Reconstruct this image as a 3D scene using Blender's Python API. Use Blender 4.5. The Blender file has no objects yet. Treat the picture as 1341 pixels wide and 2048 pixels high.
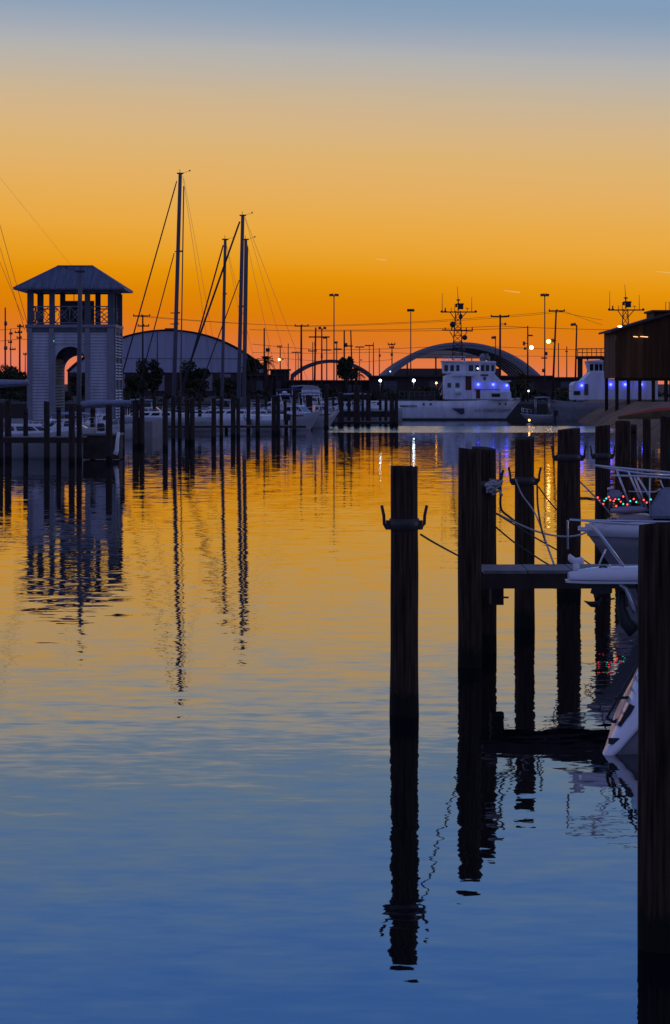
import bpy, bmesh, math, random
from mathutils import Vector, Matrix, noise
random.seed(7)
scene = bpy.context.scene
C = scene.collection
R = math.radians
F = 5500.0; CX = 670.5; HY = 768.0; CAMH = 3.55
def P(px, py, Y):
    return Vector(((px-CX)*Y/F, Y, CAMH+(HY-py)*Y/F))
def SX(px, Y): return (px-CX)*Y/F
def SZ(py, Y): return CAMH+(HY-py)*Y/F
def WY(py): return CAMH*F/(py-HY)      # distance of a water point

# ---------------------------------------------------------------- materials
def mat(name, col, rough=.6, metal=0, var=.15, scale=3., bump=.0, stretch=(1,1,1), emit=None, es=0, coat=0):
    m = bpy.data.materials.new(name); m.use_nodes = True
    nt = m.node_tree; b = nt.nodes['Principled BSDF']
    b.inputs['Roughness'].default_value = rough; b.inputs['Metallic'].default_value = metal
    if rough>=.75: b.inputs['Specular IOR Level'].default_value=.2
    if coat: b.inputs['Coat Weight'].default_value = coat
    tc = nt.nodes.new('ShaderNodeTexCoord'); mp = nt.nodes.new('ShaderNodeMapping')
    mp.inputs['Scale'].default_value = stretch
    nt.links.new(tc.outputs['Object'], mp.inputs['Vector'])
    nz = nt.nodes.new('ShaderNodeTexNoise'); nz.inputs['Scale'].default_value = scale
    nz.inputs['Detail'].default_value = 6
    nt.links.new(mp.outputs[0], nz.inputs['Vector'])
    rp = nt.nodes.new('ShaderNodeValToRGB')
    rp.color_ramp.elements[0].position = .3; rp.color_ramp.elements[1].position = .7
    rp.color_ramp.elements[0].color = [c*(1-var) for c in col]+[1]
    rp.color_ramp.elements[1].color = [min(1, c*(1+var)) for c in col]+[1]
    nt.links.new(nz.outputs['Fac'], rp.inputs[0]); nt.links.new(rp.outputs[0], b.inputs['Base Color'])
    if bump:
        bp = nt.nodes.new('ShaderNodeBump'); bp.inputs['Distance'].default_value = bump
        nt.links.new(nz.outputs['Fac'], bp.inputs['Height']); nt.links.new(bp.outputs[0], b.inputs['Normal'])
    if emit:
        b.inputs['Emission Color'].default_value = list(emit)+[1]; b.inputs['Emission Strength'].default_value = es
    return m
M = {
 'wood_pile': mat('creosoted_wood', (.046,.030,.019), .9, 0, .75, 6, .03, (6,6,.3)),
 'wood_far': mat('weathered_wood', (.045,.034,.030), .9, 0, .4, 4, 0, (4,4,.5)),
 'deck': mat('deck_boards', (.20,.17,.16), .7, 0, .3, 4, .005, (1,6,1)),
 'beam': mat('dock_beam', (.05,.038,.032), .8, 0, .35, 3, .006),
 'steel': mat('rusty_steel', (.045,.04,.038), .5, .3, .3, 8, .003),
 'galv': mat('stainless_rail', (.62,.64,.68), .28, .85, .05, 8),
 'rope': mat('rope', (.09,.075,.06), .9, 0, .3, 40),
 'rope_pale': mat('pale_rope', (.45,.45,.45), .9, 0, .2, 40),
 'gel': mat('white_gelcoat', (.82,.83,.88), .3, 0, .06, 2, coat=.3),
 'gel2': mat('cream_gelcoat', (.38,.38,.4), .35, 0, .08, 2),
 'navy': mat('navy_hull', (.02,.03,.07), .3, 0, .1, 2),
 'grey': mat('grey_hull', (.22,.22,.24), .45, 0, .15, 2),
 'canvas': mat('grey_canvas', (.28,.31,.4), .9, 0, .15, 6, .01),
 'blue_canvas': mat('blue_canvas', (.035,.06,.16), .9, 0, .15, 6),
 'glass': mat('dark_glass', (.015,.018,.025), .08, 0, .1, 2),
 'black': mat('black_paint', (.018,.018,.02), .5, 0, .2, 4),
 'pole': mat('treated_pole', (.05,.04,.035), .85, 0, .3, 2, 0, (4,4,.3)),
 'polemetal': mat('pole_metal', (.09,.085,.085), .5, .4, .15, 2),
 'mast': mat('mast_aluminium', (.10,.105,.13), .6, .0, .08, 1),
 'sailroll': mat('furled_sail', (.035,.035,.045), .9, 0, .2, 4),
 'wire': mat('wire', (.05,.05,.05), .6, .4, .1, 4),
 'stay': mat('stay_wire', (.2,.17,.14), .5, .6, .1, 4),
 'siding': mat('white_siding', (.45,.46,.52), .65, 0, .22, 1.3, .01, (1.6,1.6,.3)),
 'trim': mat('trim_paint', (.22,.225,.26), .6, 0, .12, 3),
 'darktrim': mat('dark_trim', (.09,.095,.12), .7, 0, .2, 3),
 'slat': mat('white_slat', (.8,.82,.85), .5, 0, .05, 3),
 'roofm': mat('metal_roof', (.11,.115,.17), .55, .2, .3, 1.2, .004, (5,.4,1)),
 'hangar': mat('painted_sheet', (.42,.43,.56), .6, 0, .1, .35, .01, (6,6,.4)),
 'hangar_dk': mat('hangar_roof', (.07,.055,.055), .8, 0, .2, .5),
 'vault': mat('shelter_fabric', (.5,.45,.45), .8, 0, .15, .4),
 'rim': mat('pale_rim', (.33,.34,.37), .5, 0, .12, 1),
 'wallbrown': mat('brown_boards', (.095,.044,.018), .8, 0, .6, .5, .02, (3,3,.15)),
 'darkwall': mat('dark_wall', (.06,.045,.045), .85, 0, .25, .6),
 'soil': mat('bank_soil', (.26,.16,.09), .95, 0, .35, .6, .1),  # lightened and warmed for the lamplight falling on the bank
 'land': mat('shore_ground', (.055,.05,.045), .95, 0, .3, .1),
 'leaf': mat('leaf', (.05,.055,.028), .8, 0, .4, 1.5),
 'leaf2': mat('dry_leaf', (.10,.075,.03), .8, 0, .4, 1.5),
 'bark': mat('bark', (.06,.045,.035), .9, 0, .3, 3),
 'ship': mat('ship_white', (.76,.80,.90), .45, 0, .16, 1.2, 0, (1.5,1.5,.25)),
 'red': mat('red_hull', (.45,.05,.02), .5, 0, .2, 1),
 'conc': mat('concrete', (.25,.23,.23), .85, 0, .2, 1),
 'stain_red': mat('dark_red_paint', (.12,.02,.02), .6, 0, .2, 1),
}
def tide(m):
    nt=m.node_tree; b=nt.nodes['Principled BSDF']; lk=b.inputs['Base Color'].links[0]; src=lk.from_socket
    g=nt.nodes.new('ShaderNodeNewGeometry'); sp_=nt.nodes.new('ShaderNodeSeparateXYZ'); nt.links.new(g.outputs['Position'],sp_.inputs[0])
    nz=nt.nodes.new('ShaderNodeTexNoise'); nz.inputs['Scale'].default_value=9; nt.links.new(g.outputs['Position'],nz.inputs['Vector'])
    ad=nt.nodes.new('ShaderNodeMath'); ad.operation='MULTIPLY_ADD'; nt.links.new(nz.outputs['Fac'],ad.inputs[0]); ad.inputs[1].default_value=-.35; nt.links.new(sp_.outputs['Z'],ad.inputs[2])
    mr=nt.nodes.new('ShaderNodeMapRange'); mr.inputs['From Min'].default_value=.02; mr.inputs['From Max'].default_value=.12; nt.links.new(ad.outputs[0],mr.inputs[0])
    mx=nt.nodes.new('ShaderNodeMix'); mx.data_type='RGBA'; nt.links.new(mr.outputs[0],mx.inputs[0]); mx.inputs[6].default_value=(.012,.014,.010,1); nt.links.new(src,mx.inputs[7]); nt.links.new(mx.outputs[2],b.inputs['Base Color'])
tide(M['wood_pile']); tide(M['wood_far'])
_n=M['vault'].node_tree; _b=_n.nodes['Principled BSDF']; _t=_n.nodes.new('ShaderNodeBsdfTranslucent'); _t.inputs[0].default_value=(.8,.7,.65,1)
_m=_n.nodes.new('ShaderNodeMixShader'); _m.inputs[0].default_value=.7; _n.links.new(_b.outputs[0],_m.inputs[1]); _n.links.new(_t.outputs[0],_m.inputs[2]); _n.links.new(_m.outputs[0],_n.nodes['Material Output'].inputs[0])
def emi(name, col, s):
    return mat(name, col, .5, 0, 0, 1, emit=col, es=s)
M['l_warm'] = emi('lamp_warm', (1,.62,.22), 14)
M['l_white'] = emi('lamp_white', (.75,.9,1), 16)
M['l_orange'] = emi('lamp_orange', (1,.42,.05), 8)
M['l_blue'] = emi('lamp_blue', (.04,.05,1), 14)
M['l_red'] = emi('bulb_red', (1,.05,.04), 4)
M['l_green'] = emi('bulb_green', (.05,.8,.6), 1.6)
M['l_tube'] = emi('lamp_tube', (1,.5,.25), 2.5)
M['l_soft'] = emi('lamp_soft', (.8,.85,1), 3)
M['l_spot'] = emi('lamp_spot', (1,.65,.3), 6)

# ---------------------------------------------------------------- mesh builder
class MB:
    def __init__(s): s.v=[]; s.f=[]; s.sm=[]
    def add(s, vs, fs, smooth=False):
        o=len(s.v); s.v += [tuple(v) for v in vs]
        for f in fs: s.f.append(tuple(o+i for i in f)); s.sm.append(smooth)
        return s
    def box(s, c, d, rz=0, ry=0, rx=0):
        m = Matrix.Translation(c) @ Matrix.Rotation(rz,4,'Z') @ Matrix.Rotation(ry,4,'Y') @ Matrix.Rotation(rx,4,'X')
        x,y,z = d[0]/2,d[1]/2,d[2]/2
        vs=[m@Vector(p) for p in ((-x,-y,-z),(x,-y,-z),(x,y,-z),(-x,y,-z),(-x,-y,z),(x,-y,z),(x,y,z),(-x,y,z))]
        return s.add(vs, ((3,2,1,0),(4,5,6,7),(0,1,5,4),(1,2,6,5),(2,3,7,6),(3,0,4,7)))
    def bb(s, x0,x1,y0,y1,z0,z1): return s.box(((x0+x1)/2,(y0+y1)/2,(z0+z1)/2),(x1-x0,y1-y0,z1-z0))
    def tube(s, pts, r, n=8, r2=None, jit=0):
        pts=[Vector(p) for p in pts]; N=len(pts); rings=[]
        if r2 is None: r2=r
        for i,p in enumerate(pts):
            d=(pts[min(i+1,N-1)]-pts[max(i-1,0)]).normalized()
            up=Vector((0,0,1)) if abs(d.z)<.9 else Vector((1,0,0))
            a=d.cross(up).normalized(); b=a.cross(d)
            rr=r+(r2-r)*i/max(1,N-1)
            rings.append([p+a*math.cos(2*math.pi*k/n)*rr*(1+jit*noise.noise(p*3+Vector((k,0,0))))+b*math.sin(2*math.pi*k/n)*rr*(1+jit*noise.noise(p*3+Vector((0,k,0)))) for k in range(n)])
        vs=[v for q in rings for v in q]; fs=[]
        for i in range(N-1):
            for k in range(n):
                fs.append((i*n+k,i*n+(k+1)%n,(i+1)*n+(k+1)%n,(i+1)*n+k))
        s.add(vs,fs,True)
        s.add(rings[0],[tuple(range(n))[::-1]]); s.add(rings[-1],[tuple(range(n))])
        return s
    def ball(s, c, r, sc=(1,1,1), nu=10, nv=7):
        c=Vector(c); vs=[];fs=[]
        for i in range(nv+1):
            t=math.pi*i/nv
            for k in range(nu):
                a=2*math.pi*k/nu
                vs.append(c+Vector((math.sin(t)*math.cos(a)*r*sc[0],math.sin(t)*math.sin(a)*r*sc[1],math.cos(t)*r*sc[2])))
        for i in range(nv):
            for k in range(nu):
                fs.append((i*nu+k,(i+1)*nu+k,(i+1)*nu+(k+1)%nu,i*nu+(k+1)%nu))
        return s.add(vs,fs,True)
    def prism(s, poly, y0, y1):     # poly of (x,z), extruded along y
        n=len(poly); vs=[(x,y0,z) for x,z in poly]+[(x,y1,z) for x,z in poly]
        fs=[tuple(range(n)),tuple(range(n,2*n))[::-1]]+[(i,n+i,n+(i+1)%n,(i+1)%n) for i in range(n)]
        return s.add(vs,fs)
    def loft(s, rings, cap=True, smooth=True, closed=True):
        n=len(rings[0]); vs=[v for q in rings for v in q]; fs=[]
        for i in range(len(rings)-1):
            for k in range(n if closed else n-1):
                fs.append((i*n+k,(i+1)*n+k,(i+1)*n+(k+1)%n,i*n+(k+1)%n))
        s.add(vs,fs,smooth)
        if cap:
            s.add(rings[0],[tuple(range(n))]); s.add(rings[-1],[tuple(range(n))[::-1]])
        return s
    def build(s, name, m, parent=None, bevel=0):
        me=bpy.data.meshes.new(name); me.from_pydata(s.v,[],s.f); me.update()
        for p,q in zip(me.polygons,s.sm): p.use_smooth=q
        bm=bmesh.new(); bm.from_mesh(me)
        bmesh.ops.remove_doubles(bm, verts=bm.verts, dist=1e-5)
        bmesh.ops.recalc_face_normals(bm, faces=bm.faces)
        if bevel: bmesh.ops.bevel(bm, geom=[e for e in bm.edges if len(e.link_faces)==2 and e.calc_face_angle(0)>.6], offset=bevel, segments=2, affect='EDGES', clamp_overlap=True)
        bm.to_mesh(me); bm.free()
        me.materials.append(M[m] if isinstance(m,str) else m)
        o=bpy.data.objects.new(name,me); C.objects.link(o)
        if parent: o.parent=parent
        return o
USED={}
def tag(o,label,cat,group=None):
    if label in USED: print('DUP LABEL', label)
    USED[label]=1
    o['label']=label; o['category']=cat
    if group: o['group']=group
    return o
def thing(name,label,cat,loc=(0,0,0),rz=0,group=None):
    o=bpy.data.objects.new(name,None); C.objects.link(o); o.empty_display_size=.3
    o.location=loc; o.rotation_euler=(0,0,rz)
    return tag(o,label,cat,group)
def solo(mb,name,m,label,cat,loc,rz=0,group=None):
    o=mb.build(name,m); o.location=loc; o.rotation_euler=(0,0,rz)
    return tag(o,label,cat,group)
def struct(mb,name,m):
    o=mb.build(name,m); o['kind']='structure'; return o

# ---------------------------------------------------------------- camera
cam=bpy.data.cameras.new('camera'); co=bpy.data.objects.new('camera',cam); C.objects.link(co)
cam.sensor_fit='VERTICAL'; cam.sensor_height=36; cam.sensor_width=24
cam.lens=F/2048*36; cam.shift_y=-.125
cam.clip_start=.5; cam.clip_end=30000
co.location=(0,0,CAMH); co.rotation_euler=(R(90),0,0)
scene.camera=co
scene.render.resolution_x=670; scene.render.resolution_y=1024
scene.view_settings.view_transform='Standard'; scene.view_settings.look='None'
scene.view_settings.gamma=1; scene.view_settings.exposure=0

# ---------------------------------------------------------------- sky (world)
w=bpy.data.worlds.new('World'); scene.world=w; w.use_nodes=True
nt=w.node_tree; nt.nodes.clear(); L=nt.links; N=nt.nodes.new
def lin(c): return tuple(((x/255+.055)/1.055)**2.4 if x>10 else x/255/12.92 for x in c)+(1,)
tc=N('ShaderNodeTexCoord'); sp=N('ShaderNodeSeparateXYZ'); L.new(tc.outputs['Generated'],sp.inputs[0])
def mth(op,a,b=None,c=None,clamp=False):
    n=N('ShaderNodeMath'); n.operation=op; n.use_clamp=clamp
    for i,x in enumerate((a,b,c)):
        if x is None: continue
        if isinstance(x,(int,float)): n.inputs[i].default_value=x
        else: L.new(x,n.inputs[i])
    return n.outputs[0]
SK=[(768,(226,118,92)),(745,(228,124,90)),(715,(226,120,66)),(680,(221,118,34)),(640,(220,124,8)),(600,(222,134,4)),(555,(230,148,12)),(520,(232,158,36)),(470,(234,167,60)),(420,(231,172,80)),(370,(228,175,98)),(310,(221,179,114)),(240,(212,180,136)),(190,(201,180,150)),(140,(187,179,168)),(110,(177,177,177)),(80,(163,170,182)),(40,(145,163,184)),(0,(132,157,184)),(-60,(126,157,194)),(-150,(117,153,202)),(-300,(100,145,212)),(-500,(80,132,214))]
xn=mth('MULTIPLY',mth('ARCTAN2',sp.outputs['Z'],mth('SQRT',mth('ADD',mth('POWER',sp.outputs['X'],2.),mth('POWER',sp.outputs['Y'],2.)))),4.)
rp=N('ShaderNodeValToRGB'); cr=rp.color_ramp
cr.interpolation='LINEAR'
stops=[(math.atan((HY-y)/F)*4,lin(c)) for y,c in SK]
cr.elements[0].position=0; cr.elements[0].color=stops[0][1]
cr.elements[1].position=stops[-1][0]; cr.elements[1].color=stops[-1][1]
for p,c in stops[1:-1]:
    e=cr.elements.new(p); e.color=c
# slight tilt of the gradient: bluer higher towards the right
hm=N('ShaderNodeMapping'); hm.inputs['Scale'].default_value=(5,5,70); L.new(tc.outputs['Generated'],hm.inputs[0])
hn=N('ShaderNodeTexNoise'); hn.inputs['Scale'].default_value=1; hn.inputs['Detail'].default_value=3; L.new(hm.outputs[0],hn.inputs['Vector'])
xs=mth('ADD',mth('ADD',xn,mth('MULTIPLY',sp.outputs['X'],.18)),mth('MULTIPLY',mth('SUBTRACT',hn.outputs['Fac'],.5),.022))
L.new(xs,rp.inputs[0])
hi=N('ShaderNodeMapRange'); hi.inputs['From Min'].default_value=.22; hi.inputs['From Max'].default_value=.9
hi.interpolation_type='SMOOTHSTEP'; L.new(sp.outputs['Z'],hi.inputs[0])
mx=N('ShaderNodeMix'); mx.data_type='RGBA'; L.new(hi.outputs[0],mx.inputs[0]); L.new(rp.outputs[0],mx.inputs[6]); mx.inputs[7].default_value=(.035,.06,.17,1)
ea=N('ShaderNodeMapRange'); ea.inputs['From Min'].default_value=.85; ea.inputs['From Max'].default_value=-.1
ea.interpolation_type='SMOOTHSTEP'; L.new(sp.outputs['Y'],ea.inputs[0])
mx2=N('ShaderNodeMix'); mx2.data_type='RGBA'; L.new(ea.outputs[0],mx2.inputs[0]); L.new(mx.outputs[2],mx2.inputs[6]); mx2.inputs[7].default_value=(.132,.158,.36,1)
bg=N('ShaderNodeBackground'); L.new(mx2.outputs[2],bg.inputs[0]); bg.inputs[1].default_value=1
sky=N('ShaderNodeTexSky'); sky.sky_type='NISHITA'; sky.sun_disc=False; sky.sun_elevation=R(.5); sky.sun_rotation=R(75)
bg2=N('ShaderNodeBackground'); L.new(sky.outputs[0],bg2.inputs[0]); bg2.inputs[1].default_value=.002
ad=N('ShaderNodeAddShader'); L.new(bg.outputs[0],ad.inputs[0]); L.new(bg2.outputs[0],ad.inputs[1])
wo=N('ShaderNodeOutputWorld'); L.new(ad.outputs[0],wo.inputs[0])
sl=bpy.data.lights.new('raking_sun','SUN'); sl.energy=.10; sl.angle=R(10); sl.color=(1,.82,.72)
so=bpy.data.objects.new('raking_sun',sl); C.objects.link(so)
# sun lamp added low at the right for raking light on right-hand faces
so.rotation_euler=Vector((math.sin(R(75)),math.cos(R(75)),math.tan(R(6)))).to_track_quat('Z','Y').to_euler()

# ---------------------------------------------------------------- water
wm=bpy.data.materials.new('harbour_water'); wm.use_nodes=True; nt=wm.node_tree; L=nt.links; N=nt.nodes.new
b=nt.nodes['Principled BSDF']
b.inputs['Base Color'].default_value=(.002,.004,.008,1); b.inputs['Roughness'].default_value=.012; b.inputs['IOR'].default_value=3.8
ge=N('ShaderNodeNewGeometry'); sp=N('ShaderNodeSeparateXYZ'); L.new(ge.outputs['Position'],sp.inputs[0])
def nzs(scale,det,stretch=(1,1,1),rough=.5):
    mp=N('ShaderNodeMapping'); mp.inputs['Scale'].default_value=stretch; L.new(ge.outputs['Position'],mp.inputs[0])
    n=N('ShaderNodeTexNoise'); n.inputs['Scale'].default_value=scale; n.inputs['Detail'].default_value=det; n.inputs['Roughness'].default_value=rough
    L.new(mp.outputs[0],n.inputs['Vector']); return n
def vm(op,a,b=None,s=None):
    n=N('ShaderNodeVectorMath'); n.operation=op
    if isinstance(a,tuple): n.inputs[0].default_value=a
    else: L.new(a,n.inputs[0])
    if b is not None:
        if isinstance(b,tuple): n.inputs[1].default_value=b
        else: L.new(b,n.inputs[1])
    if s is not None:
        if isinstance(s,(int,float)): n.inputs['Scale'].default_value=s
        else: L.new(s,n.inputs['Scale'])
    return n.outputs[0]
def slope(n,k): return vm('MULTIPLY',vm('SUBTRACT',n.outputs['Color'],(.5,.5,.5)),(k,k,0))
sA=slope(nzs(2.6,2,(.55,1,1)),.030)      # ripples about a metre long
sB=slope(nzs(7.0,3,(.5,1,1)),.027)     # small ones
sC=slope(nzs(1.8,1,(.42,1,1)),.013)   # slow swell
gust=nzs(.035,2,(.5,1,1))
gr=N('ShaderNodeMapRange'); gr.inputs['From Min'].default_value=.35; gr.inputs['From Max'].default_value=.7; gr.inputs['To Min'].default_value=.75; gr.inputs['To Max'].default_value=1.2
L.new(gust.outputs['Fac'],gr.inputs[0])
# a breeze-ruffled lane of water in front of the ships
lane=nzs(.12,2,(.4,1,1))
y2=mth('ADD',sp.outputs['Y'],mth('MULTIPLY',mth('SUBTRACT',lane.outputs['Fac'],.5),3.))
def rng(v,a,bb):
    m=N('ShaderNodeMapRange'); m.inputs['From Min'].default_value=a; m.inputs['From Max'].default_value=bb; L.new(v,m.inputs[0]); return m.outputs[0]
mask=mth('MULTIPLY',mth('MULTIPLY',rng(y2,200.5,202.5),rng(y2,233,231)),rng(sp.outputs['X'],-1.2,-.4))
nD=nzs(6,3,(1,1,1),.6)
sD=vm('SCALE',slope(nD,.42),None,mask)
sD=vm('ADD',sD,vm('SCALE',(0,-.035,0),None,mask))
sw=N('ShaderNodeVectorMath'); sw.operation='SCALE'
base=vm('SCALE',vm('ADD',vm('ADD',sA,sB),sC),None,gr.outputs[0])
nrm=vm('NORMALIZE',vm('ADD',vm('ADD',base,sD),(0,0,1)))
L.new(nrm,b.inputs['Normal'])
wb=MB(); wb.add([(-9000,-300,0),(9000,-300,0),(9000,292,0),(-9000,292,0)],[(0,1,2,3)])
wo_=wb.build('water',wm); wo_['kind']='structure'
sb=MB(); sb.add([(-9000,-300,-3.5),(9000,-300,-3.5),(9000,300,-3.5),(-9000,300,-3.5)],[(0,1,2,3)]); struct(sb,'harbour_bed','land')
# land behind: bulkhead edge then ground to the horizon
lb=MB(); lb.add([(-9000,286,-3),(9000,286,-3),(9000,286,1.5),(-9000,286,1.5),(9000,290,1.7),(-9000,290,1.7),(9000,18000,1.7),(-9000,18000,1.7)],[(0,1,2,3),(3,2,4,5),(5,4,6,7)])
struct(lb,'shore_ground','land')

# ---------------------------------------------------------------- pilings
def pile_mb(w, top, r, lean=0, n=14, slant=.02, seed=0):
    mb=MB(); rings=[]
    zs=[-3.2,-1,-.3,0,.25,.5,.75,1,1.25,1.5,1.75,2.,2.2,top-.25,top-.06,top]
    for z in zs:
        q=[]
        for k in range(n):
            a=2*math.pi*k/n
            rr=r*(1.03-.03*z)*(1+.07*noise.noise(Vector((math.cos(a)*1.7+seed,math.sin(a)*1.7,z*1.1)))+(.03 if k%5==seed%5 else 0)-(.05*abs(noise.noise(Vector((k*.9,seed,7)))) if z==top else 0))
            q.append(Vector((math.cos(a)*rr+lean*z,math.sin(a)*rr,z+(slant*math.cos(a+seed)*(1 if z==top else 0)))))
        rings.append(q)
    mb.loft(rings,cap=True,smooth=True)
    return mb
def horn_bracket(root, z, r, x=0, ang=0):
    b=MB(); n=20
    for (z0,z1) in ((z-.06,z+.06),):
        ring=[[Vector((x+math.cos(2*math.pi*k/n)*rr,math.sin(2*math.pi*k/n)*rr,zz)) for k in range(n)] for rr,zz in ((r+.0,z0),(r+.014,z0),(r+.014,z1),(r+.0,z1))]
        b.loft(ring,cap=False)
    b.build('band','steel',root)
    for s in (-1,1):
        h=MB(); ca,sa=math.cos(ang),math.sin(ang)
        pts=[(s*(r+.005),z-.03),(s*(r+.045),z-.045),(s*(r+.068),z-.0),(s*(r+.072),z+.09),(s*(r+.095),z+.20)]
        h.tube([(x+p*ca,p*sa,q) for p,q in pts],.017,8)
        h.box((x+s*(r+.025)*ca,s*(r+.025)*sa,z-.01),(.05,.05,.1),rz=ang)
        h.build('horn','steel',root)
def near_pile(px,top_py,wl,wpx,label,bracket=None,lean=0,seed=0,slant=.02):
    Y=WY(wl); s=F/Y; top=(wl-top_py)/s; r=wpx/s/2
    t=thing('dock_piling',label,'piling',(SX(px,Y),Y,0),0,'tall dark mooring pilings by the near slips')
    pile_mb(0,top,r,lean,20,slant,seed).build('post','wood_pile',t)
    if bracket: horn_bracket(t,(wl-bracket)/s,r*.98,lean*2)
    return t,Y,s
near_pile(1326,1047,1896,100,'broad dark piling filling the lower right edge of the picture',seed=1)
near_pile(809,932,1431,56,'lone dark piling with two upturned steel horns, leftmost of the near pilings',1048,seed=2,slant=.008)
near_pile(940,898,1334,48,'front piling of the dark touching pair at the end of the finger pier',seed=3)
tD,YD,sD_=near_pile(968,896,1305,50,'rear piling of the dark touching pair at the end of the finger pier',970,seed=4)
near_pile(1050,876,1257,39,'slim piling with two steel horns standing behind the finger pier',962,seed=5)
near_pile(1138,858,1183,48,'stout piling with a worn top behind the finger pier beside the bow rail',915,seed=6)
near_pile(1206,852,1138,31,'slim piling with horns just right of the stout one behind the bow rails',912,seed=7)
near_pile(1246,843,1085,32,'piling behind the string of coloured bulbs, second beyond the stout one',seed=8)
near_pile(1294,838,1010,17,'thin piling farthest back between two thicker ones at the right edge',seed=9)
near_pile(1333,832,1060,24,'piling at the right edge under the red striped boat',seed=10)
near_pile(1268,850,1020,13,'thinnest dark piling at right, behind the bow rails',seed=11)

far=[ # px, waterline, width px, label
(2,925,11,'far piling cut by the left edge of the picture'),
(17,922,14,'far piling next to the one cut by the left edge'),
(94,925,12,'far piling in front of the white sloop at left'),
(144,925,13,'left one of the two far pilings standing under the tower arch'),
(159,924,11,'right one of the two far pilings standing under the tower arch'),
(219,924,13,'far piling under the right corner of the tower'),
(245,908,10,'far piling just right of the tower beside the hanging white fender'),
(272,895,13,'taller left one of a touching pair right of the tower'),
(284,895,11,'shorter right one of a touching pair right of the tower'),
(331,899,11,'single far piling left of the tallest mast'),
(347,884,8,'thin far piling at the foot of the tallest mast'),
(360,884,8,'thin far piling just right of the foot of the tallest mast'),
(375,887,10,'left one of the thick doubled pilings right of the tallest mast'),
(385,887,10,'right one of the thick doubled pilings right of the tallest mast'),
(428,881,10,'far piling in front of the pale cabin cruiser'),
(443,878,7,'thin piling by the starboard side of the pale cabin cruiser'),
(467,875,10,'left one of the doubled pilings under the twin masts'),
(477,875,8,'right one of the doubled pilings under the twin masts'),
(516,869,9,'far piling standing alone right of the twin masts'),
(548,868,9,'left one of a doubled piling left of the radar arch boat'),
(557,868,8,'right one of a doubled piling left of the radar arch boat'),
(589,865,8,'far piling in front of the radar arch boat'),
(619,857,13,'thick far piling right of the radar arch boat'),
(653,857,9,'tall thin far piling left of the bright water lane'),
(682,851,12,'first far piling standing in the bright water lane'),
(714,851,12,'second far piling standing in the bright water lane'),
(737,850,10,'third far piling standing in the bright water lane'),
(761,847,6,'thin fourth far piling in the bright water lane'),
(784,852,9,'left one of the last doubled far pilings left of the white patrol ship'),
(793,852,8,'right one of the last doubled far pilings left of the white patrol ship')]
for i,(px,wl,wp,lab) in enumerate(far):
    Y=WY(wl); s=F/Y; top=2.72+random.uniform(-.12,.16)
    if px==653: top=3.5
    solo(pile_mb(0,top,wp/s/2,random.uniform(-.006,.006),10,.03,i),'dock_piling','wood_far',lab,'piling',(SX(px,Y),Y,0),0,'weathered pilings of the far slips')

far2=[(257,208,'thin piling behind the walkway, right of the touching pair by the tower'),(309,209,'thin piling behind the walkway between the touching pair and the tallest mast'),
(400,209,'thin piling behind the walkway just left of the pale cabin cruiser'),(452,226,'thin piling behind the bow of the pale cabin cruiser'),
(497,206.5,'thin piling at the walkway right of the twin masts'),(532,226,'thin piling behind the open white runabout'),(571,206.5,'thin piling at the walkway left of the radar arch boat'),
(603,230,'thin piling right behind the radar arch boat'),(637,236,'thin piling beside the boxy pale cruiser'),(667,239.5,'thin piling at the left end of the bright water lane'),(698,239.5,'thin back piling between the first two pilings of the bright lane'),(726,239.5,'thin back piling between the second and third pilings of the bright lane'),(772,239.5,'thin back piling just left of the last doubled pilings'),
(52,129,'slim piling on the finger pier between the left edge and the white sloop cabin'),(186,131.5,'slim piling behind the boxy timber float'),(118,128.6,'slim piling on the finger pier left of the tower arch')]
for i,(px,Y,lab) in enumerate(far2):
    solo(pile_mb(0,2.5+random.uniform(-.2,.35),random.uniform(.11,.15),random.uniform(-.01,.01),9,.03,i+50),'dock_piling','wood_far',lab,'piling',(SX(px,Y),Y,0),0,'weathered pilings of the far slips')

# ---------------------------------------------------------------- docks
def dock(name,label,x0,x1,y0,y1,z,th=.22,boards=True,group='docks and finger piers',posts=()):
    t=thing(name,label,'dock',(x0,y0,0),0,group)
    d=MB(); lx=x1-x0; ly=y1-y0
    if lx>ly: n=int(lx/.5); 
    else: n=int(ly/.5)
    for i in range(n):
        if lx>ly: d.box((lx*(i+.5)/n,ly/2,z-.02+random.uniform(-.004,.004)),(lx/n-.012,ly,.04))
        else: d.box((lx/2,ly*(i+.5)/n,z-.02),(lx,ly/n-.012,.04))
    d.build('decking','deck',t)
    for k in (0,1):
        b=MB()
        if lx>ly: b.bb(0.003,lx-.003,(ly-.08)*k+.004*(1-k),(ly-.08)*k+.076,z-.04-th,z-.042)
        else: b.bb((lx-.08)*k+.002,(lx-.08)*k+.078,.003,ly-.003,z-.04-th,z-.042)
        b.build('stringer','beam',t)
    for px_,py_ in posts:
        MB().tube([(px_,py_,-3),(px_,py_,z-.05)],.12,10).build('post','wood_far',t)
    return t
YF=34.9
dk=dock('finger_pier','short wooden finger pier with pale boards running from the doubled pilings',SX(966,YF),SX(1500,YF),YF-.1,YF+1.1,1.19,.19)
bb_=MB(); bb_.box((.22,.9,.86),(.16,.5,.32)); bb_.build('bracket_block','beam',dk)
bo=MB(); bo.tube([(.25,.66,.80),(.36,.62,.80)],.012); bo.build('bolt','steel',dk)
br=MB(); br.tube([(.06,1.5,.8),(.19,1.5,.0),(.1,1.5,-1)],.065,8); br.build('brace','wood_pile',dk)
for x in (.95,2.0):
    xb=MB(); xb.box((x,.6,1.02),(.1,1.0,.14)); xb.build('cross_beam','beam',dk)
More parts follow.
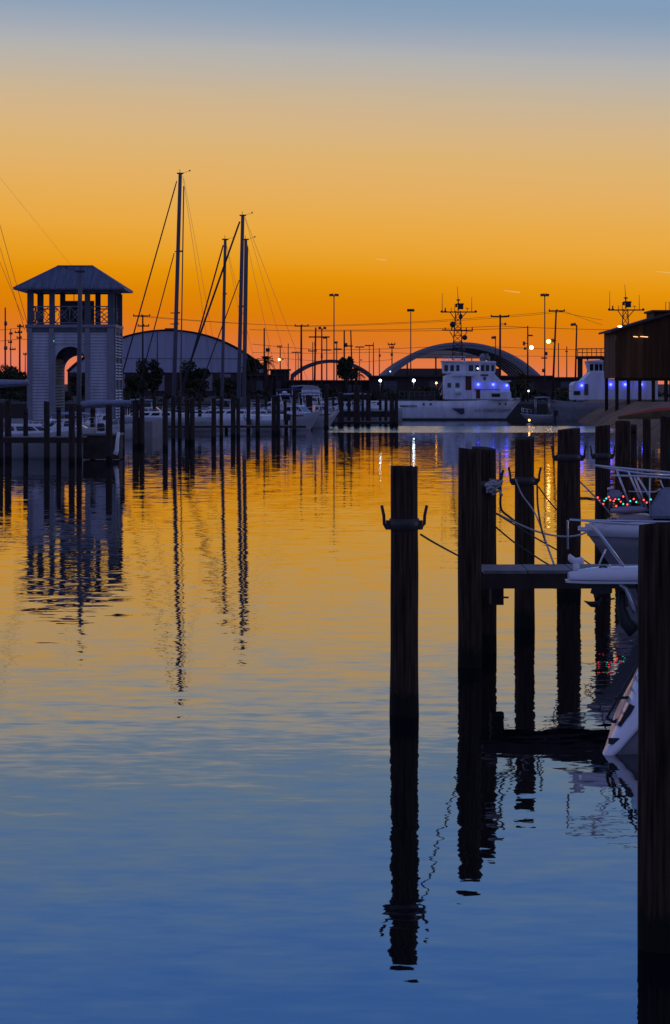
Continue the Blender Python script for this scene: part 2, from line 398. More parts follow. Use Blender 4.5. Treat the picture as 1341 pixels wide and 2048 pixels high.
dock('floating_walkway','long low walkway crossing behind the far pilings in front of the tall masts',SX(236,203),SX(612,203),203,204.6,.5,.15,posts=[(2,.5),(5,.5),(8,.5)])
dock('finger_pier','dark finger pier in front of the white sloop at far left',SX(-60,126),SX(168,126),126.6,127.8,1.12,.25)
dock('finger_pier','narrow far pier crossing the pilings left of the patrol ship',SX(657,236),SX(797,236),236,237.5,.35,.2)
dock('pier','broad far pier carrying the boats behind the radar arch boat',SX(480,228),SX(800,228),240,244,1.2,.5)
# tower landing
tl=MB(); tl.bb(-24,-12,180.5,195,-3,1.1); tl.build('landing_platform','conc'); o=bpy.context.scene.objects['landing_platform']; tag(o,'low concrete landing under the two storey tower','platform')
db=thing('dock_box','dark boxy timber float below the right half of the tower','float',(SX(166,128),128.2,0))
x=MB(); x.bb(0,1.68,0,2.2,.05,1.15); x.build('body','stain_red' if 0 else 'beam',db)
x=MB(); x.bb(-.05,1.73,-.05,2.25,1.154,1.24); x.build('lid','deck',db)
# fender hanging
fd=MB(); fd.tube([(0,0,1.35),(-.06,0,1.0),(-.1,0,.5),(-.16,0,.3)],.06,8,.12); solo(fd,'boat_fender','gel','white slanted fender hanging beside a piling right of the tower','fender',P(238,868,127)-Vector((0,0,1.25)))

# ---------------------------------------------------------------- tower
TX0,TX1,TY0,TY1=-20.7,-14.87,185.0,191.4
tw=thing('lookout_tower','two storey pale lookout tower with hipped roof and arched passage','tower',(TX0,TY0,0))
W=TX1-TX0; D=TY1-TY0; Z0=1.1; ZF=7.35; ZE=10.0; ZR=11.6
def fx(px): return SX(px,TY0)-TX0
# front and rear walls with arch
ax0,ax1=fx(111),fx(171); axc=(ax0+ax1)/2; ar=(ax1-ax0)/2; zs_=SZ(723,TY0)
def arch_wall(y0,y1,nm,zs_=zs_):
    m_=MB(); n=16
    arcp=[(axc+ar*math.cos(math.pi*i/n),zs_+ar*math.sin(math.pi*i/n)) for i in range(n+1)]
    top=[(W*(1-i/n)*.0+ (W-.02 - (W-.04)*i/n),ZF) for i in range(n+1)]
    for y in (y0,y1): pass
    for i in range(n):
        a,b2=arcp[i],arcp[i+1]; c,d=top[i+1],top[i]
        vs=[(a[0],y0,a[1]),(b2[0],y0,b2[1]),(c[0],y0,c[1]),(d[0],y0,d[1])]
        vs2=[(p[0],y1,p[2]) for p in vs]
        m_.add(vs+vs2,[(0,1,2,3),(7,6,5,4),(0,4,5,1),(3,2,6,7)])
    m_.bb(.02,ax0,y0,y1,Z0,zs_); m_.bb(ax1,W-.02,y0,y1,Z0,zs_)
    m_.add([(ax1,y0,zs_),(W-.02,y0,zs_),(W-.02,y0,ZF)],[(0,1,2)]); m_.add([(ax0,y0,zs_),(.02,y0,zs_),(.02,y0,ZF)],[(0,1,2)])
    return m_.build(nm,'siding',tw)
arch_wall(0,.2,'front_wall'); arch_wall(D-.2,D,'rear_wall',zs_-.55)
# clapboards
cb=MB(); z=Z0+.05
while z<ZF-.15:
    for (a,b2) in ((fx(64),fx(99)),(fx(180),fx(215))):
        cb.add([(a,-.075,z),(b2,-.075,z),(b2,-.03,z+.18),(a,-.03,z+.18),(a,-.003,z),(b2,-.003,z)],[(0,1,2,3),(0,1,5,4),(4,0,3),(1,5,2)])
    if z>zs_+ar+.1:
        a,b2=fx(108),fx(171); cb.add([(a,-.075,z),(b2,-.075,z),(b2,-.03,z+.18),(a,-.03,z+.18),(a,-.003,z),(b2,-.003,z)],[(0,1,2,3),(0,1,5,4)])
    z+=.205
cb.build('clapboards','siding',tw)
for a,b2 in ((55,65),(99,109),(171,180),(215,229)):
    p=MB(); p.bb(max(fx(a),-.04),min(fx(b2),W+.06),-.18,-.1001,Z0,ZF-.05); p.build('pilaster','trim',tw)
# louvred side walls (right outer and inner left of the passage)
for nm,xx,yr in (('right_wall',W-.05,((.1,D-.1),)),('left_wall',.05,((.1,D-.1),))):
    m_=MB(); m_.bb(xx-.05,xx+.05-.02,.2,D-.2,Z0,ZF); m_.build(nm,'darktrim',tw)
lv=MB()
for z0,z1 in ((1.3,3.3),(3.9,5.1),(5.4,6.9)):
    z=z0
    while z<z1:
        for y0,y1 in ((.5,2.9),(3.2,D-.5)):
            lv.box((W+.04,(y0+y1)/2,z),(.13,y1-y0,.03),ry=-R(35)*-1)
        z+=.2
lv.build('louvres','slat',tw)
for y in (.25,3.05,D-.25): 
    p=MB(); p.bb(W-.02,W+.1,y-.2,y+.2,Z0,ZF-.02); p.build('side_post','trim',tw)
iw=MB(); iw.bb(ax0-.16,ax0-.04,.2,D-.2,Z0,zs_+.2); iw.build('passage_wall','trim',tw)
il=MB(); z=1.4
while z<5:
    il.box((ax0+.0,D*.5,z),(.1,D-.8,.03),ry=R(35)); z+=.2
    if abs(z-3.6)<.11: z+=.35
il.build('passage_louvres','slat',tw)
# gallery floor, belt, posts, rails
x=MB(); x.bb(-.12,W+.14,-.18,D+.12,ZF,ZF+.2); x.build('gallery_floor','trim',tw)
x=MB(); x.bb(-.05,W+.07,-.1,D+.05,ZF-.32,ZF-.004); x.build('belt_course','darktrim',tw)
x=MB(); x.bb(.0,W,-.02,.2,ZE-.22,ZE); x.bb(0,W,D-.2,D,ZE-.22,ZE); x.bb(0,.2,.2,D-.2,ZE-.22,ZE); x.bb(W-.2,W,.2,D-.2,ZE-.22,ZE); x.build('header_beam','darktrim',tw)
pf=[fx(61),fx(104),fx(175),fx(222)]
for i,xp in enumerate(pf):
    for yy in (0.16,D-.16):
        if yy>1: xp=SX((81.5,126,196.5,239)[i],TY0+yy)-TX0
        p=MB(); p.box((xp,yy,(ZF+.2+ZE-.22)/2),(.36 if i in(1,2) else .42,.3,ZE-ZF-.42)); p.build('gallery_post','darktrim',tw)
for yy in (D*.5,):
    for xp in (pf[3],):
        p=MB(); p.box((xp,yy,(ZF+.2+ZE-.22)/2),(.3,.3,ZE-ZF-.42)); p.build('gallery_post','darktrim',tw)
ztr=SZ(613,TY0); 
def xrail(a,b2,yy,along='x'):
    r_=MB(); zb=ZF+.32
    def seg(p,q,t=.03):
        r_.tube([p,q],t,6)
    def pt(u,z): return (u,yy,z) if along=='x' else (yy,u,z)
    seg(pt(a,ztr),pt(b2,ztr),.045); seg(pt(a,zb),pt(b2,zb),.04)
    n=max(1,round((b2-a)/1.1))
    for i in range(n):
        u0=a+(b2-a)*i/n; u1=a+(b2-a)*(i+1)/n
        seg(pt(u0,zb),pt(u1,ztr)); seg(pt(u0,ztr),pt(u1,zb)); seg(pt(u0,zb),pt(u0,ztr),.03)
        m_=(u0+u1)/2; zm=(zb+ztr)/2; h=(ztr-zb)*.28
        for s1 in(-1,1):
            for s2 in (-1,1): seg(pt(m_+s1*(u1-u0)*.28,zm),pt(m_,zm+s2*h),.025)
    r_.build('railing','trim',tw)
for yy in (.1,D-.1):
    for i in range(3): xrail(pf[i]+.2,pf[i+1]-.2,yy)
for xx in (pf[0],pf[3]):
    xrail(.35,D*.5-.15,xx,'y'); xrail(D*.5+.15,D-.35,xx,'y')
x=MB(); x.bb(pf[1]+.05,pf[2]-.05,D-.5,D-.4,ZF+.2,SZ(602,TY1)); x.build('rear_panel','darktrim',tw)
x=MB(); x.bb(2.55,2.6,D-.45,D-.42,SZ(602,TY1),ZE-.2); x.build('rear_mullion','darktrim',tw)
# hip roof
ov=.85; ex0,ex1,ey0,ey1=-ov,W+ov-.1,-.8,D+.7
rx0=SX(115,188.2)-TX0; rx1=SX(187,188.2)-TX0; ym=D/2
rf=MB(); e=.12
vs=[(ex0,ey0,ZE),(ex1,ey0,ZE),(ex1,ey1,ZE),(ex0,ey1,ZE),(rx0,ym,ZR),(rx1,ym,ZR),(ex0,ey0,ZE-e),(ex1,ey0,ZE-e),(ex1,ey1,ZE-e),(ex0,ey1,ZE-e)]
rf.add(vs,[(0,1,5,4),(1,2,5),(2,3,4,5),(3,0,4),(0,6,7,1),(1,7,8,2),(2,8,9,3),(3,9,6,0),(9,8,7,6)])
ro=rf.build('roof','roofm',tw)
rc=MB(); rc.tube([(rx0,ym,ZR+.03),(rx1,ym,ZR+.03)],.06,6)
rc.build('ridge_cap','trim',ro)
for c_,e_ in (((rx1,ym,ZR),(ex1,ey0,ZE)),((rx0,ym,ZR),(ex0,ey0,ZE)),((rx1,ym,ZR),(ex1,ey1,ZE))):
    x=MB(); x.tube([c_,e_],.045,6); x.build('hip_cap','trim',ro)
sm=MB(); n=16
for i in range(n+1):
    f_=i/n; xb=ex0+(ex1-ex0)*f_; xt=min(max(xb,rx0),rx1)
    tt=1.
    if xb<rx0: tt=(xb-ex0)/(rx0-ex0)
    elif xb>rx1: tt=(ex1-xb)/(ex1-rx1)
    if tt>.03: sm.tube([(xb,ey0,ZE+.01),(xb,ey0+(ym-ey0)*tt,ZE+(ZR-ZE)*tt+.01)],.022,4)
sm.build('standing_seams','roofm',ro)
lp=thing('wall_lamp','curved pale lamp hood glowing inside the tower arch','lamp',(SX(146,TY1),TY1+.5,SZ(700,TY1)))
x=MB(); x.tube([(-.42,0,0),(.3,0,0)],.12,8); x.build('hood','rim',lp)
x=MB(); x.tube([(-.42,0,.17),(.2,0,.19),(.42,0,.12),(.47,0,-.12)],.04,6); x.build('tube','l_tube',lp)
x=MB(); x.tube([(.47,0,-.1),(.47,0,.25),(1.2,0,.25)],.03,6); x.build('arm','polemetal',lp)
ll=MB(); ll.ball((0,0,0),.028); solo(ll,'marker_lamp','l_green','tiny cyan lamp on the left pilaster of the tower','lamp',P(108,682,184.75))

# ---------------------------------------------------------------- boats
def hull_mb(Lh,B,fb,rake=.9,sheer=.25,n=14,transom=.75,rev=0.,draft=.35):
    """bow towards +x, stern at x=0"""
    mb=MB(); rings=[]
    for i in range(n+1):
        t=i/n
        if t<.45: w=B/2*(transom+(1-transom)*math.sin(t/.45*math.pi/2))
        else: w=B/2*max(.012,(1-((t-.45)/.55)**2.1))
        zt=fb*(1+sheer*(abs(t-.3)/.7)**2)
        wl=w*(.86 if t<.6 else .86-(t-.6)*.9)
        wl=max(wl,.01)
        x0=Lh*t
        r_=rake*max(0,(t-.6)/.4)**1.5
        def X(z): return x0-(1-max(0,z)/zt)*r_ + (rev*(max(z,0)/zt) if t<.15 else 0)*(1-t/.15 if t<.15 else 0)
        q=[(X(-.3),0,-draft*(1-.6*t)),(X(0),wl*.8,-.08),(X(.15),wl*.93,.15),(X(zt*.6),w*.98,zt*.6),(X(zt),w,zt),(X(zt),w*.93,zt+.03),(X(zt),0,zt+.08)]
        ring=[Vector(v) for v in q]+[Vector((v[0],-v[1],v[2])) for v in q[-2:0:-1]]
        rings.append(ring)
    mb.loft(rings,smooth=True)
    return mb
def mid(a,b,t): return Vector(a)*(1-t)+Vector(b)*t
def cabin(root,x0,x1,w,z0,z1,m='gel',slope_f=.5,slope_b=.15,wins=3,winz=(.45,.85),nm='cabin'):
    c=MB(); h=z1-z0
    lo=[(x0,-w/2,z0),(x1,-w*.42,z0),(x1,w*.42,z0),(x0,w/2,z0)]
    hi_=[(x0+slope_b,-w*.44,z1),(x1-slope_f,-w*.36,z1),(x1-slope_f,w*.36,z1),(x0+slope_b,w*.44,z1)]
    c.add(lo+hi_,[(3,2,1,0),(4,5,6,7),(0,1,5,4),(1,2,6,5),(2,3,7,6),(3,0,4,7)])
    o=c.build(nm,m,root,bevel=.03)
    for s in (0,1):
        for i in range(wins):
            a=(i+.12)/wins; b2=(i+.88)/wins
            L0,L1,H0,H1=[Vector(v) for v in ((lo[0],lo[1],hi_[0],hi_[1]) if s==0 else (lo[3],lo[2],hi_[3],hi_[2]))]
            def q(u,v): return (L0.lerp(L1,u)).lerp(H0.lerp(H1,u),v)+Vector((0,-.012 if s==0 else .012,0))
            g=MB(); g.add([q(a,winz[0]),q(b2,winz[0]),q(b2,winz[1]),q(a,winz[1])],[(0,1,2,3)]); g.build('window','glass',o)
    for i in range(2):
        L0,L1,H0,H1=[Vector(v) for v in (lo[1],lo[2],hi_[1],hi_[2])]
        def q(u,v): return (L0.lerp(L1,u)).lerp(H0.lerp(H1,u),v)+Vector((.012,0,.008))
        a,b2=(.08+.46*i,.46+.46*i); g=MB(); g.add([q(a,.35),q(b2,.35),q(b2,.88),q(a,.88)],[(0,1,2,3)]); g.build('windscreen','glass',o)
    return o
def rail(root,pts,post_z,h=.6,nm='rail',m='galv',r=.02,every=1):
    t_=MB(); t_.tube([Vector(p)+Vector((0,0,h)) for p in pts],r,6); t_.tube([Vector(p)+Vector((0,0,h*.5)) for p in pts],r*.6,6)
    for i,p in enumerate(pts):
        if i%every==0: t_.tube([p,Vector(p)+Vector((0,0,h))],r*.9,6)
    t_.build(nm,m,root)
def motorboat(px,Y,label,Lh=7,B=2.6,fb=.9,rz=0,hull='gel2',top='canvas',toph=2.3,outboard=True,arch=False,group='boats moored in the far slips',cab=True,name='motorboat'):
    t=thing(name,label,'motorboat',(SX(px,Y),Y,0),rz,group)
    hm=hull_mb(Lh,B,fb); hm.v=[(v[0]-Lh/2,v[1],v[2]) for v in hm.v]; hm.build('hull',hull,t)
    st=MB(); st.tube([(-Lh/2-.01,-B*.36,fb*.98),(0,-B*.5,fb*.98),(Lh*.25,-B*.42,fb*1.0)],.035,6); st.build('rub_rail','black',t)
    if cab: cabin(t,-Lh*.12,Lh*.28,B*.75,fb,fb+.75,'gel',.7,.1,3)
    if top:
        x=MB(); z=toph; x.loft([[Vector((a,y,z+.12*(1-(2*y/B)**2)+dz)) for y in (-B*.42,-B*.2,0,B*.2,B*.42)]+[Vector((a,y,z-.05+.12*(1-(2*y/B)**2)+dz)) for y in (B*.42,B*.2,0,-B*.2,-B*.42)] for a,dz in ((-Lh*.4,-.05),(-Lh*.2,.03),(Lh*.06,-.03))]); x.build('canopy',top,t)
        for a in (-Lh*.38,Lh*.04):
            for s in (-1,1):
                MB().tube([(a,s*B*.4,fb),(a,s*B*.4,toph)],.025,6).build('canopy_post','galv',t)
    if arch:
        MB().tube([(-Lh*.1,-B*.42,fb),(-Lh*.22,-B*.4,fb+1.6),(-Lh*.22,B*.4,fb+1.6),(-Lh*.1,B*.42,fb)],.06,8).build('radar_arch','gel',t)
        MB().ball((-Lh*.22,0,fb+1.75),.22,(1,1,.5)).build('radar_dome','gel',t)
        MB().tube([(-Lh*.22,.3,fb+1.6),(-Lh*.24,.3,fb+3.4)],.015,5).build('aerial','wire',t)
    if outboard:
        ob=MB(); ob.box((-Lh/2-.25,0,fb+.25),(.4,.32,.5)); ob.box((-Lh/2-.2,0,fb-.35),(.16,.14,.9)); ob.build('outboard_motor','black',t,bevel=.05)
    rail(t,[(Lh*.15,-B*.4,fb+.05),(Lh*.3,-B*.33,fb+.1),(Lh*.42,-B*.17,fb+.16),(Lh*.47,0,fb+.2),(Lh*.42,B*.17,fb+.16),(Lh*.3,B*.33,fb+.1)],0,.5)
    return t
def sailboat(px,Y,label,Lh=10,B=3,fb=1.1,rz=0,mast=None,hull='gel',stays=(),furled=(),boom=None,group='sailboats moored in the far slips',spreads=(),r=.13,extra=None,cov='blue_canvas'):
    X0=SX(px,Y); t=thing('sailboat',label,'sailboat',(X0,Y,0),rz,group)
    inv=Matrix.Rotation(-rz,4,'Z')
    def Q(a,b_,dy=0): return inv@(P(a,b_,Y+dy)-Vector((X0,Y,0)))
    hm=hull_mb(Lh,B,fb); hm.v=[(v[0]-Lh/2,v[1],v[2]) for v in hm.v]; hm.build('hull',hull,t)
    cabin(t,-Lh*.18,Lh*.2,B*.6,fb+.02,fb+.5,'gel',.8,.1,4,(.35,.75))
    rail(t,[(-Lh*.46,-B*.36,fb+.05),(-Lh*.3,-B*.44,fb),(0,-B*.48,fb),(Lh*.2,-B*.4,fb+.05),(Lh*.4,-B*.18,fb+.15),(Lh*.48,0,fb+.22)],0,.6,nm='lifeline',r=.012)
    if mast:
        (ax,ay),(bx,by)=mast; a=Q(ax,ay); b2=Q(bx,by)
        b2=a+(b2-a)*((fb-a.z)/(b2.z-a.z))
        mo=MB().tube([b2,mid(b2,a,.4),mid(b2,a,.8),a],r*1.3,10,r*1.05).build('mast','mast',t)
        x=MB(); x.box(a+Vector((0,0,.05)),(.5,.16,.1)); x.tube([a,a+Vector((.05,0,.35))],.02,5); x.tube([a+Vector((-.2,0,.08)),a+Vector((-.7,0,.22))],.012,5); x.box(a+Vector((-.72,0,.26)),(.1,.015,.12),ry=.6); x.build('masthead_fitting','black',mo)
        for (sx,sy,sw) in spreads:
            c=Q(sx,sy); x=MB(); x.tube([c-Vector((sw,0,0)),c+Vector((sw*.6,0,0))],.04,5); x.box(c-Vector((sw,0,-.02)),(.3,.2,.12)); x.build('spreader','mast',mo)
    for (p,q_,rr) in furled:
        a=Q(*p); b2=Q(*q_); x=MB(); x.tube([a,mid(a,b2,.03),mid(a,b2,.5),mid(a,b2,.95),b2],rr*.7,8,rr*1.15,.15); x.build('furled_sail','sailroll',t)
    for (p,q_,rr) in stays:
        MB().tube([Q(*p),Q(*q_)],rr,5).build('stay','stay',t)
    if boom:
        a,b2=Q(*boom[0]),Q(*boom[1]); bo_=MB().tube([a,b2],.07,8).build('boom','mast',t)
        x=MB(); x.tube([a+Vector((0,0,.16)),mid(a,b2,.3)+Vector((0,0,.2)),mid(a,b2,.7)+Vector((0,0,.14)),b2+Vector((0,0,.1))],.17,8,.09,.2); x.build('sail_cover',cov,bo_)
    return t
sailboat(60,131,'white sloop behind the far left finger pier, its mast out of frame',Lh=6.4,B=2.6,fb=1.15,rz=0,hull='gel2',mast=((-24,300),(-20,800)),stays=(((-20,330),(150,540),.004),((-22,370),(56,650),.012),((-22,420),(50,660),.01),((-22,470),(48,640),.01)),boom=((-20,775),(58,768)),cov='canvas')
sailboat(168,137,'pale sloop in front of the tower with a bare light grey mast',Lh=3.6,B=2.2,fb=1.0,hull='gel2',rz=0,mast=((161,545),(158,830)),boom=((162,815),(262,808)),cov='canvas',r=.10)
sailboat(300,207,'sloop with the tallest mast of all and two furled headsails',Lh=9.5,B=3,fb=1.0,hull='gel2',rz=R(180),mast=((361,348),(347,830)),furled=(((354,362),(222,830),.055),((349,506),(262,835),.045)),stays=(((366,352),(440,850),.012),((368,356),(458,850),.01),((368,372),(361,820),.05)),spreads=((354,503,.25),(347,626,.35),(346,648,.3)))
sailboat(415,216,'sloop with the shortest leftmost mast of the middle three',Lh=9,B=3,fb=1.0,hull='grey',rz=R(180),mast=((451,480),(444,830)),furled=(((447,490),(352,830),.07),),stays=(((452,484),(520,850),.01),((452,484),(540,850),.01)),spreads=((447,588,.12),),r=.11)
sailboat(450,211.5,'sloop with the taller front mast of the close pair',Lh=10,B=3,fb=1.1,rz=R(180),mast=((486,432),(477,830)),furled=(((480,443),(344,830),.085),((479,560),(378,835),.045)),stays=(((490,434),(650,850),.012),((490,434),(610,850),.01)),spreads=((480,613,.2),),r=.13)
sailboat(500,220,'sloop with the shorter rear mast of the close pair',Lh=8,B=2.8,fb=1.0,rz=R(180),mast=((492,480),(488,830)),furled=(((496,492),(491,830),.05),),stays=(((494,484),(575,850),.012),),r=.12)
motorboat(428,224.5,'pale cabin cruiser with long grey canopy right of the tallest mast',Lh=3.6,B=2.4,fb=1.0,rz=R(180),toph=2.2,outboard=False)
motorboat(300,226,'small white motorboat moored left of the tallest mast',Lh=4.6,B=2.2,fb=.9,rz=0,toph=2.2,top='canvas')
motorboat(528,207,'small open white runabout with black engine right of the close masts',Lh=3.4,B=2,fb=.8,rz=R(160),top=None,cab=False)
motorboat(592,212,'white cruiser with radar arch in front of the pale awning',Lh=4.2,B=2.6,fb=1.15,rz=R(-20),top='blue_canvas',toph=2.6,arch=True,outboard=False)
motorboat(636,222,'boxy pale cruiser right of the radar arch boat',Lh=3.6,B=2.4,fb=1.1,rz=R(10),top='canvas',toph=2.8,outboard=False)
motorboat(690,250,'low grey workboat behind the piles in the bright lane',Lh=6,B=2.4,fb=1.2,rz=R(180),hull='grey',top='canvas',toph=2.6,outboard=False)
motorboat(752,262,'white cabin boat moored just left of the patrol ship stern',Lh=5,B=2.4,fb=1.2,rz=R(180),hull='gel2',top=None,outboard=False)
motorboat(205,176,'motorboat with a blue canopy moored at the foot of the tower',Lh=4.4,B=2.3,fb=.9,rz=R(180),hull='gel2',top='blue_canvas',toph=2.1)
motorboat(118,150,'dim open motorboat with dark engine beneath the tower arch',Lh=4.2,B=2.3,fb=.9,rz=R(200),hull='gel2',top='canvas',toph=1.9)
motorboat(560,248,'white cruiser with tall canopy farther back at the broad pier',Lh=6,B=2.6,fb=1.2,rz=R(180),top='blue_canvas',toph=3,outboard=False)
motorboat(625,262,'white boat with a pale upper deck farthest back at the broad pier',Lh=5,B=2.6,fb=1.6,rz=0,top='canvas',toph=3.3,outboard=False)
motorboat(1074,247,'small grey inflatable workboat off the bow of the patrol ship',Lh=2.9,B=2,fb=.7,rz=R(180),hull='grey',top='canvas',toph=2.3,cab=False)
aw=thing('awning','pale pitched awning over the far dock behind the radar arch boat','awning',(SX(622,246),246,0))
x=MB(); x.prism([(-.9,3.05),(.9,3.05),(.6,3.35),(-.6,3.35)],0,1.5); x.build('canopy','gel2',aw)
x=MB(); x.bb(-.8,.8,-.02,.02,2.55,3.04); x.build('valance','slat',aw)
for xx in (-.8,.8):
    for yy in (.05,1.45): MB().tube([(xx,yy,1.2),(xx,yy,3.06)],.04,6).build('post','galv',aw)

# ---------------------------------------------------------------- patrol ships
def whip(mb,a,b): mb.tube([a,b],.035,5,.02)
def ship_mast(t,Q,cx,yb,yt,full=True,nm='mast'):
    """lattice mast in picture offsets, cx centre px"""
    m=MB(); a=.055
    def T(p,q,r=a): m.tube([Q(*p),Q(*q)],r,6)
    def TT(p,q,r=a):
        m.tube([Q(*p,dy=.0),Q(*q,dy=.15)],r,6); m.tube([Q(*p,dy=.9),Q(*q,dy=.6)],r,6)
    TT((cx-13,yb),(cx-6,yt+22)); TT((cx+8,yb),(cx+3,yt+22),.06)
    n=8
    for i in range(n):
        u=i/n; v=(i+1)/n
        l0=(cx-13+7*u,yb+(yt+22-yb)*u); r1=(cx+8-5*v,yb+(yt+22-yb)*v); r0=(cx+8-5*u,l0[1]); l1=(cx-13+7*v,r1[1])
        T(l0,r1,.035); T(r0,l1,.035); T(l0,r0,.035)
    mo=m.build(nm,'black',t)
    top=MB(); top.box(Q(cx+4,yt+14),(.5,.5,.45)); top.box(Q(cx+3,yt+8),(.7,.3,.14)); top.tube([Q(cx-1,yt+22),Q(cx-1,yt-2)],.07,6); top.box(Q(cx-1,yt),(.35,.35,.12)); top.box(Q(cx-5,yt+11),(.2,.2,.35)); top.build('radar','black',mo)
    y=MB(); y.tube([Q(cx-34,yt+24),Q(cx+34,yt+24)],.07,6); y.tube([Q(cx-17,yt+25),Q(cx-5,yt+42)],.045,6); y.tube([Q(cx+15,yt+25),Q(cx+2,yt+40)],.045,6)
    for dx in (-34,-27,34): y.ball(Q(cx+dx,yt+23),.13)
    y.box(Q(cx-27,yt+19),(.12,.12,.35)); y.tube([Q(cx+17,yt+24),Q(cx+17,yt+17)],.03,5); y.tube([Q(cx+13,yt+16),Q(cx+20,yt+17)],.03,5); y.tube([Q(cx-15,yt+24),Q(cx-15,yt+15)],.03,5)
    y.build('yard','black',mo)
    w_=MB(); whip(w_,Q(cx-1,yt),Q(cx-3,yt-27)); whip(w_,Q(cx-33,yt+24),Q(cx-33,yt-14)); whip(w_,Q(cx+26,yt+24),Q(cx+26,yt-6)); whip(w_,Q(cx-8,yt+24),Q(cx-8,yt+8)); w_.build('whip_aerials','black',mo)
    if full:
        y=MB(); y.tube([Q(cx-34,yt+60),Q(cx+28,yt+62)],.07,6); y.tube([Q(cx-18,yt+63),Q(cx-9,yt+78)],.045,6); y.tube([Q(cx+17,yt+63),Q(cx+9,yt+75)],.045,6)
        for dx in (-27,-14,15,27): y.tube([Q(cx+dx,yt+61),Q(cx+dx,yt+55)],.06,5)
        y.build('yard','black',mo)
        MB().ball(Q(cx-12,yt+49,dy=-.4),.31).build('radome','black',mo)
        MB().ball(Q(cx+12,yt+75,dy=-.4),.27).build('radome','black',mo)
        MB().ball(Q(cx+4,yt+33,dy=-.2),.2,(1,1,1.4)).build('lamp_housing','black',mo)
        MB().ball(Q(cx+6,yt+100,dy=-.2),.26,(1.3,1,.8)).build('radar_dome','black',mo)
    return mo
def text_mesh(s,size,name,m,parent,loc,rot,ext=.01):
    cu=bpy.data.curves.new(name,'FONT'); cu.body=s; cu.size=size; cu.extrude=ext; cu.align_x='CENTER'; cu.align_y='CENTER'
    to=bpy.data.objects.new(name+'_tmp',cu); C.objects.link(to)
    me=bpy.data.meshes.new_from_object(to.evaluated_get(bpy.context.evaluated_depsgraph_get()))
    bpy.data.objects.remove(to); me.materials.clear(); me.materials.append(M[m])
    o=bpy.data.objects.new(name,me); C.objects.link(o); o.parent=parent; o.location=loc; o.rotation_euler=rot
    return o
Y1=271.; X1=SX(920,Y1)
s1=thing('patrol_ship','large white patrol ship with lattice mast, seen broadside across the harbour','ship',(X1,Y1,0),0,'white patrol ships at the far quay')
def Q1(a,b_,dy=0): return P(a,b_,Y1+dy)-Vector((X1,Y1,0))
# hull, side on; stern left, bow right
hb=MB(); rings=[]; n=18; xl,xr=SX(724,Y1)-X1,SX(1047,Y1)-X1
for i in range(n+1):
    t=i/n; w=2.7*(.88+.12*math.sin(min(1,t/.4)*math.pi/2)) if t<.55 else 2.7*max(.01,1-((t-.55)/.45)**3.2)
    zt=1.85+.35*max(0,(t-.5)/.5)**2+ (.12 if t<.02 else 0)
    x0=xl+(xr-xl)*t
    def X(z): return x0-(1-max(0,z)/zt)*1.6*max(0,(t-.6)/.4)**1.5
    q=[(X(-.5),0,-.8),(X(0),w*.8,-.1),(X(.2),w*.86,.25),(X(1),w*.95,zt*.6),(X(zt),w,zt),(X(zt),w-.08 if w>.1 else w*.5,zt),(X(zt-.1),(w-.1 if w>.12 else w*.4),zt-.25),(X(zt-.1),0,zt-.2)]
    rings.append([Vector((a,2.7+b2,c)) for a,b2,c in q]+[Vector((a,2.7-b2,c)) for a,b2,c in q[-2:0:-1]])
hb.loft(rings); hull1=hb.build('hull','ship',s1)
x=MB(); 
bt=MB(); bt.bb(xl+.05,SX(1020,Y1)-X1,.30,.36,-.05,.16); bt.build('boot_stripe','black',hull1)
# slash and lettering on the side facing the viewer
zf=.0
def sidey(z): return .0
x=MB(); x.prism([(Q1(904,0).x,1.15),(Q1(929,0).x,1.15),(Q1(929,0).x,.62),(Q1(922,0).x,.55)],-.03,.2); x.build('hull_slash','navy',hull1)
lt=text_mesh('U.S. COAST GUARD',.42,'lettering','black',hull1,(Q1(988,0).x,0,.92),(R(90),0,0))
for v in lt.data.vertices:       # lay the letters on the flare of the bow
    xx=lt.location.x+v.co.x; t=(xx-xl)/(xr-xl)
    for _ in range(4): t=(xx+.5*1.6*max(0,(t-.6)/.4)**1.5-xl)/(xr-xl)
    w=2.7*(1 if t<.55 else max(.01,1-((t-.55)/.45)**3.2))
    v.co.z=-(2.7-.95*w-.06)+v.co.z
rl=random.Random(3); nm_=MB(); xx=Q1(801,0).x
for i in range(12):
    h=rl.uniform(.16,.24); nm_.bb(xx,xx+.05,.06,.4,1.28,1.28+h); nm_.bb(xx,xx+.10,.062,.39,1.28+rl.choice((0,.09)),1.31+rl.choice((0.02,.1))); xx+=.14
nm_.build('name_lettering','navy',hull1)
# superstructure
def blk(poly,y0,y1,nm,m='ship',par=s1,bev=.05):
    x=MB(); x.prism([(Q1(a,b_).x,Q1(a,b_).z) for a,b_ in poly],y0,y1); return x.build(nm,m,par,bevel=bev)
dh=blk([(890,799),(890,752),(905,747),(990,747),(1002,760),(1018,765),(1021,771),(1022,799)],.6,4.8,'deckhouse')
blk([(945,799),(945,783),(1023,783),(1024,799)],.25,.55,'bulwark')
blk([(1001,762),(1024,761),(1024,763.5),(1001,765)],.5,4.9,'deck_edge')
wh=blk([(889,747),(886,724),(925,723),(991,725),(994,730),(992,747)],.9,4.5,'wheelhouse')
blk([(884,724),(884,721),(992,722),(995,725),(993,727)],.7,4.7,'wheelhouse_roof')
for a,b2 in ((890,897),(902,909),(914,920),(939,948),(952,959),(963,970),(973,980),(984,990)):
    x=MB(); p0,p1=Q1(a,742),Q1(b2,730); x.bb(p0.x,p1.x,.86,.93,p0.z,p1.z); x.build('window','glass',wh)
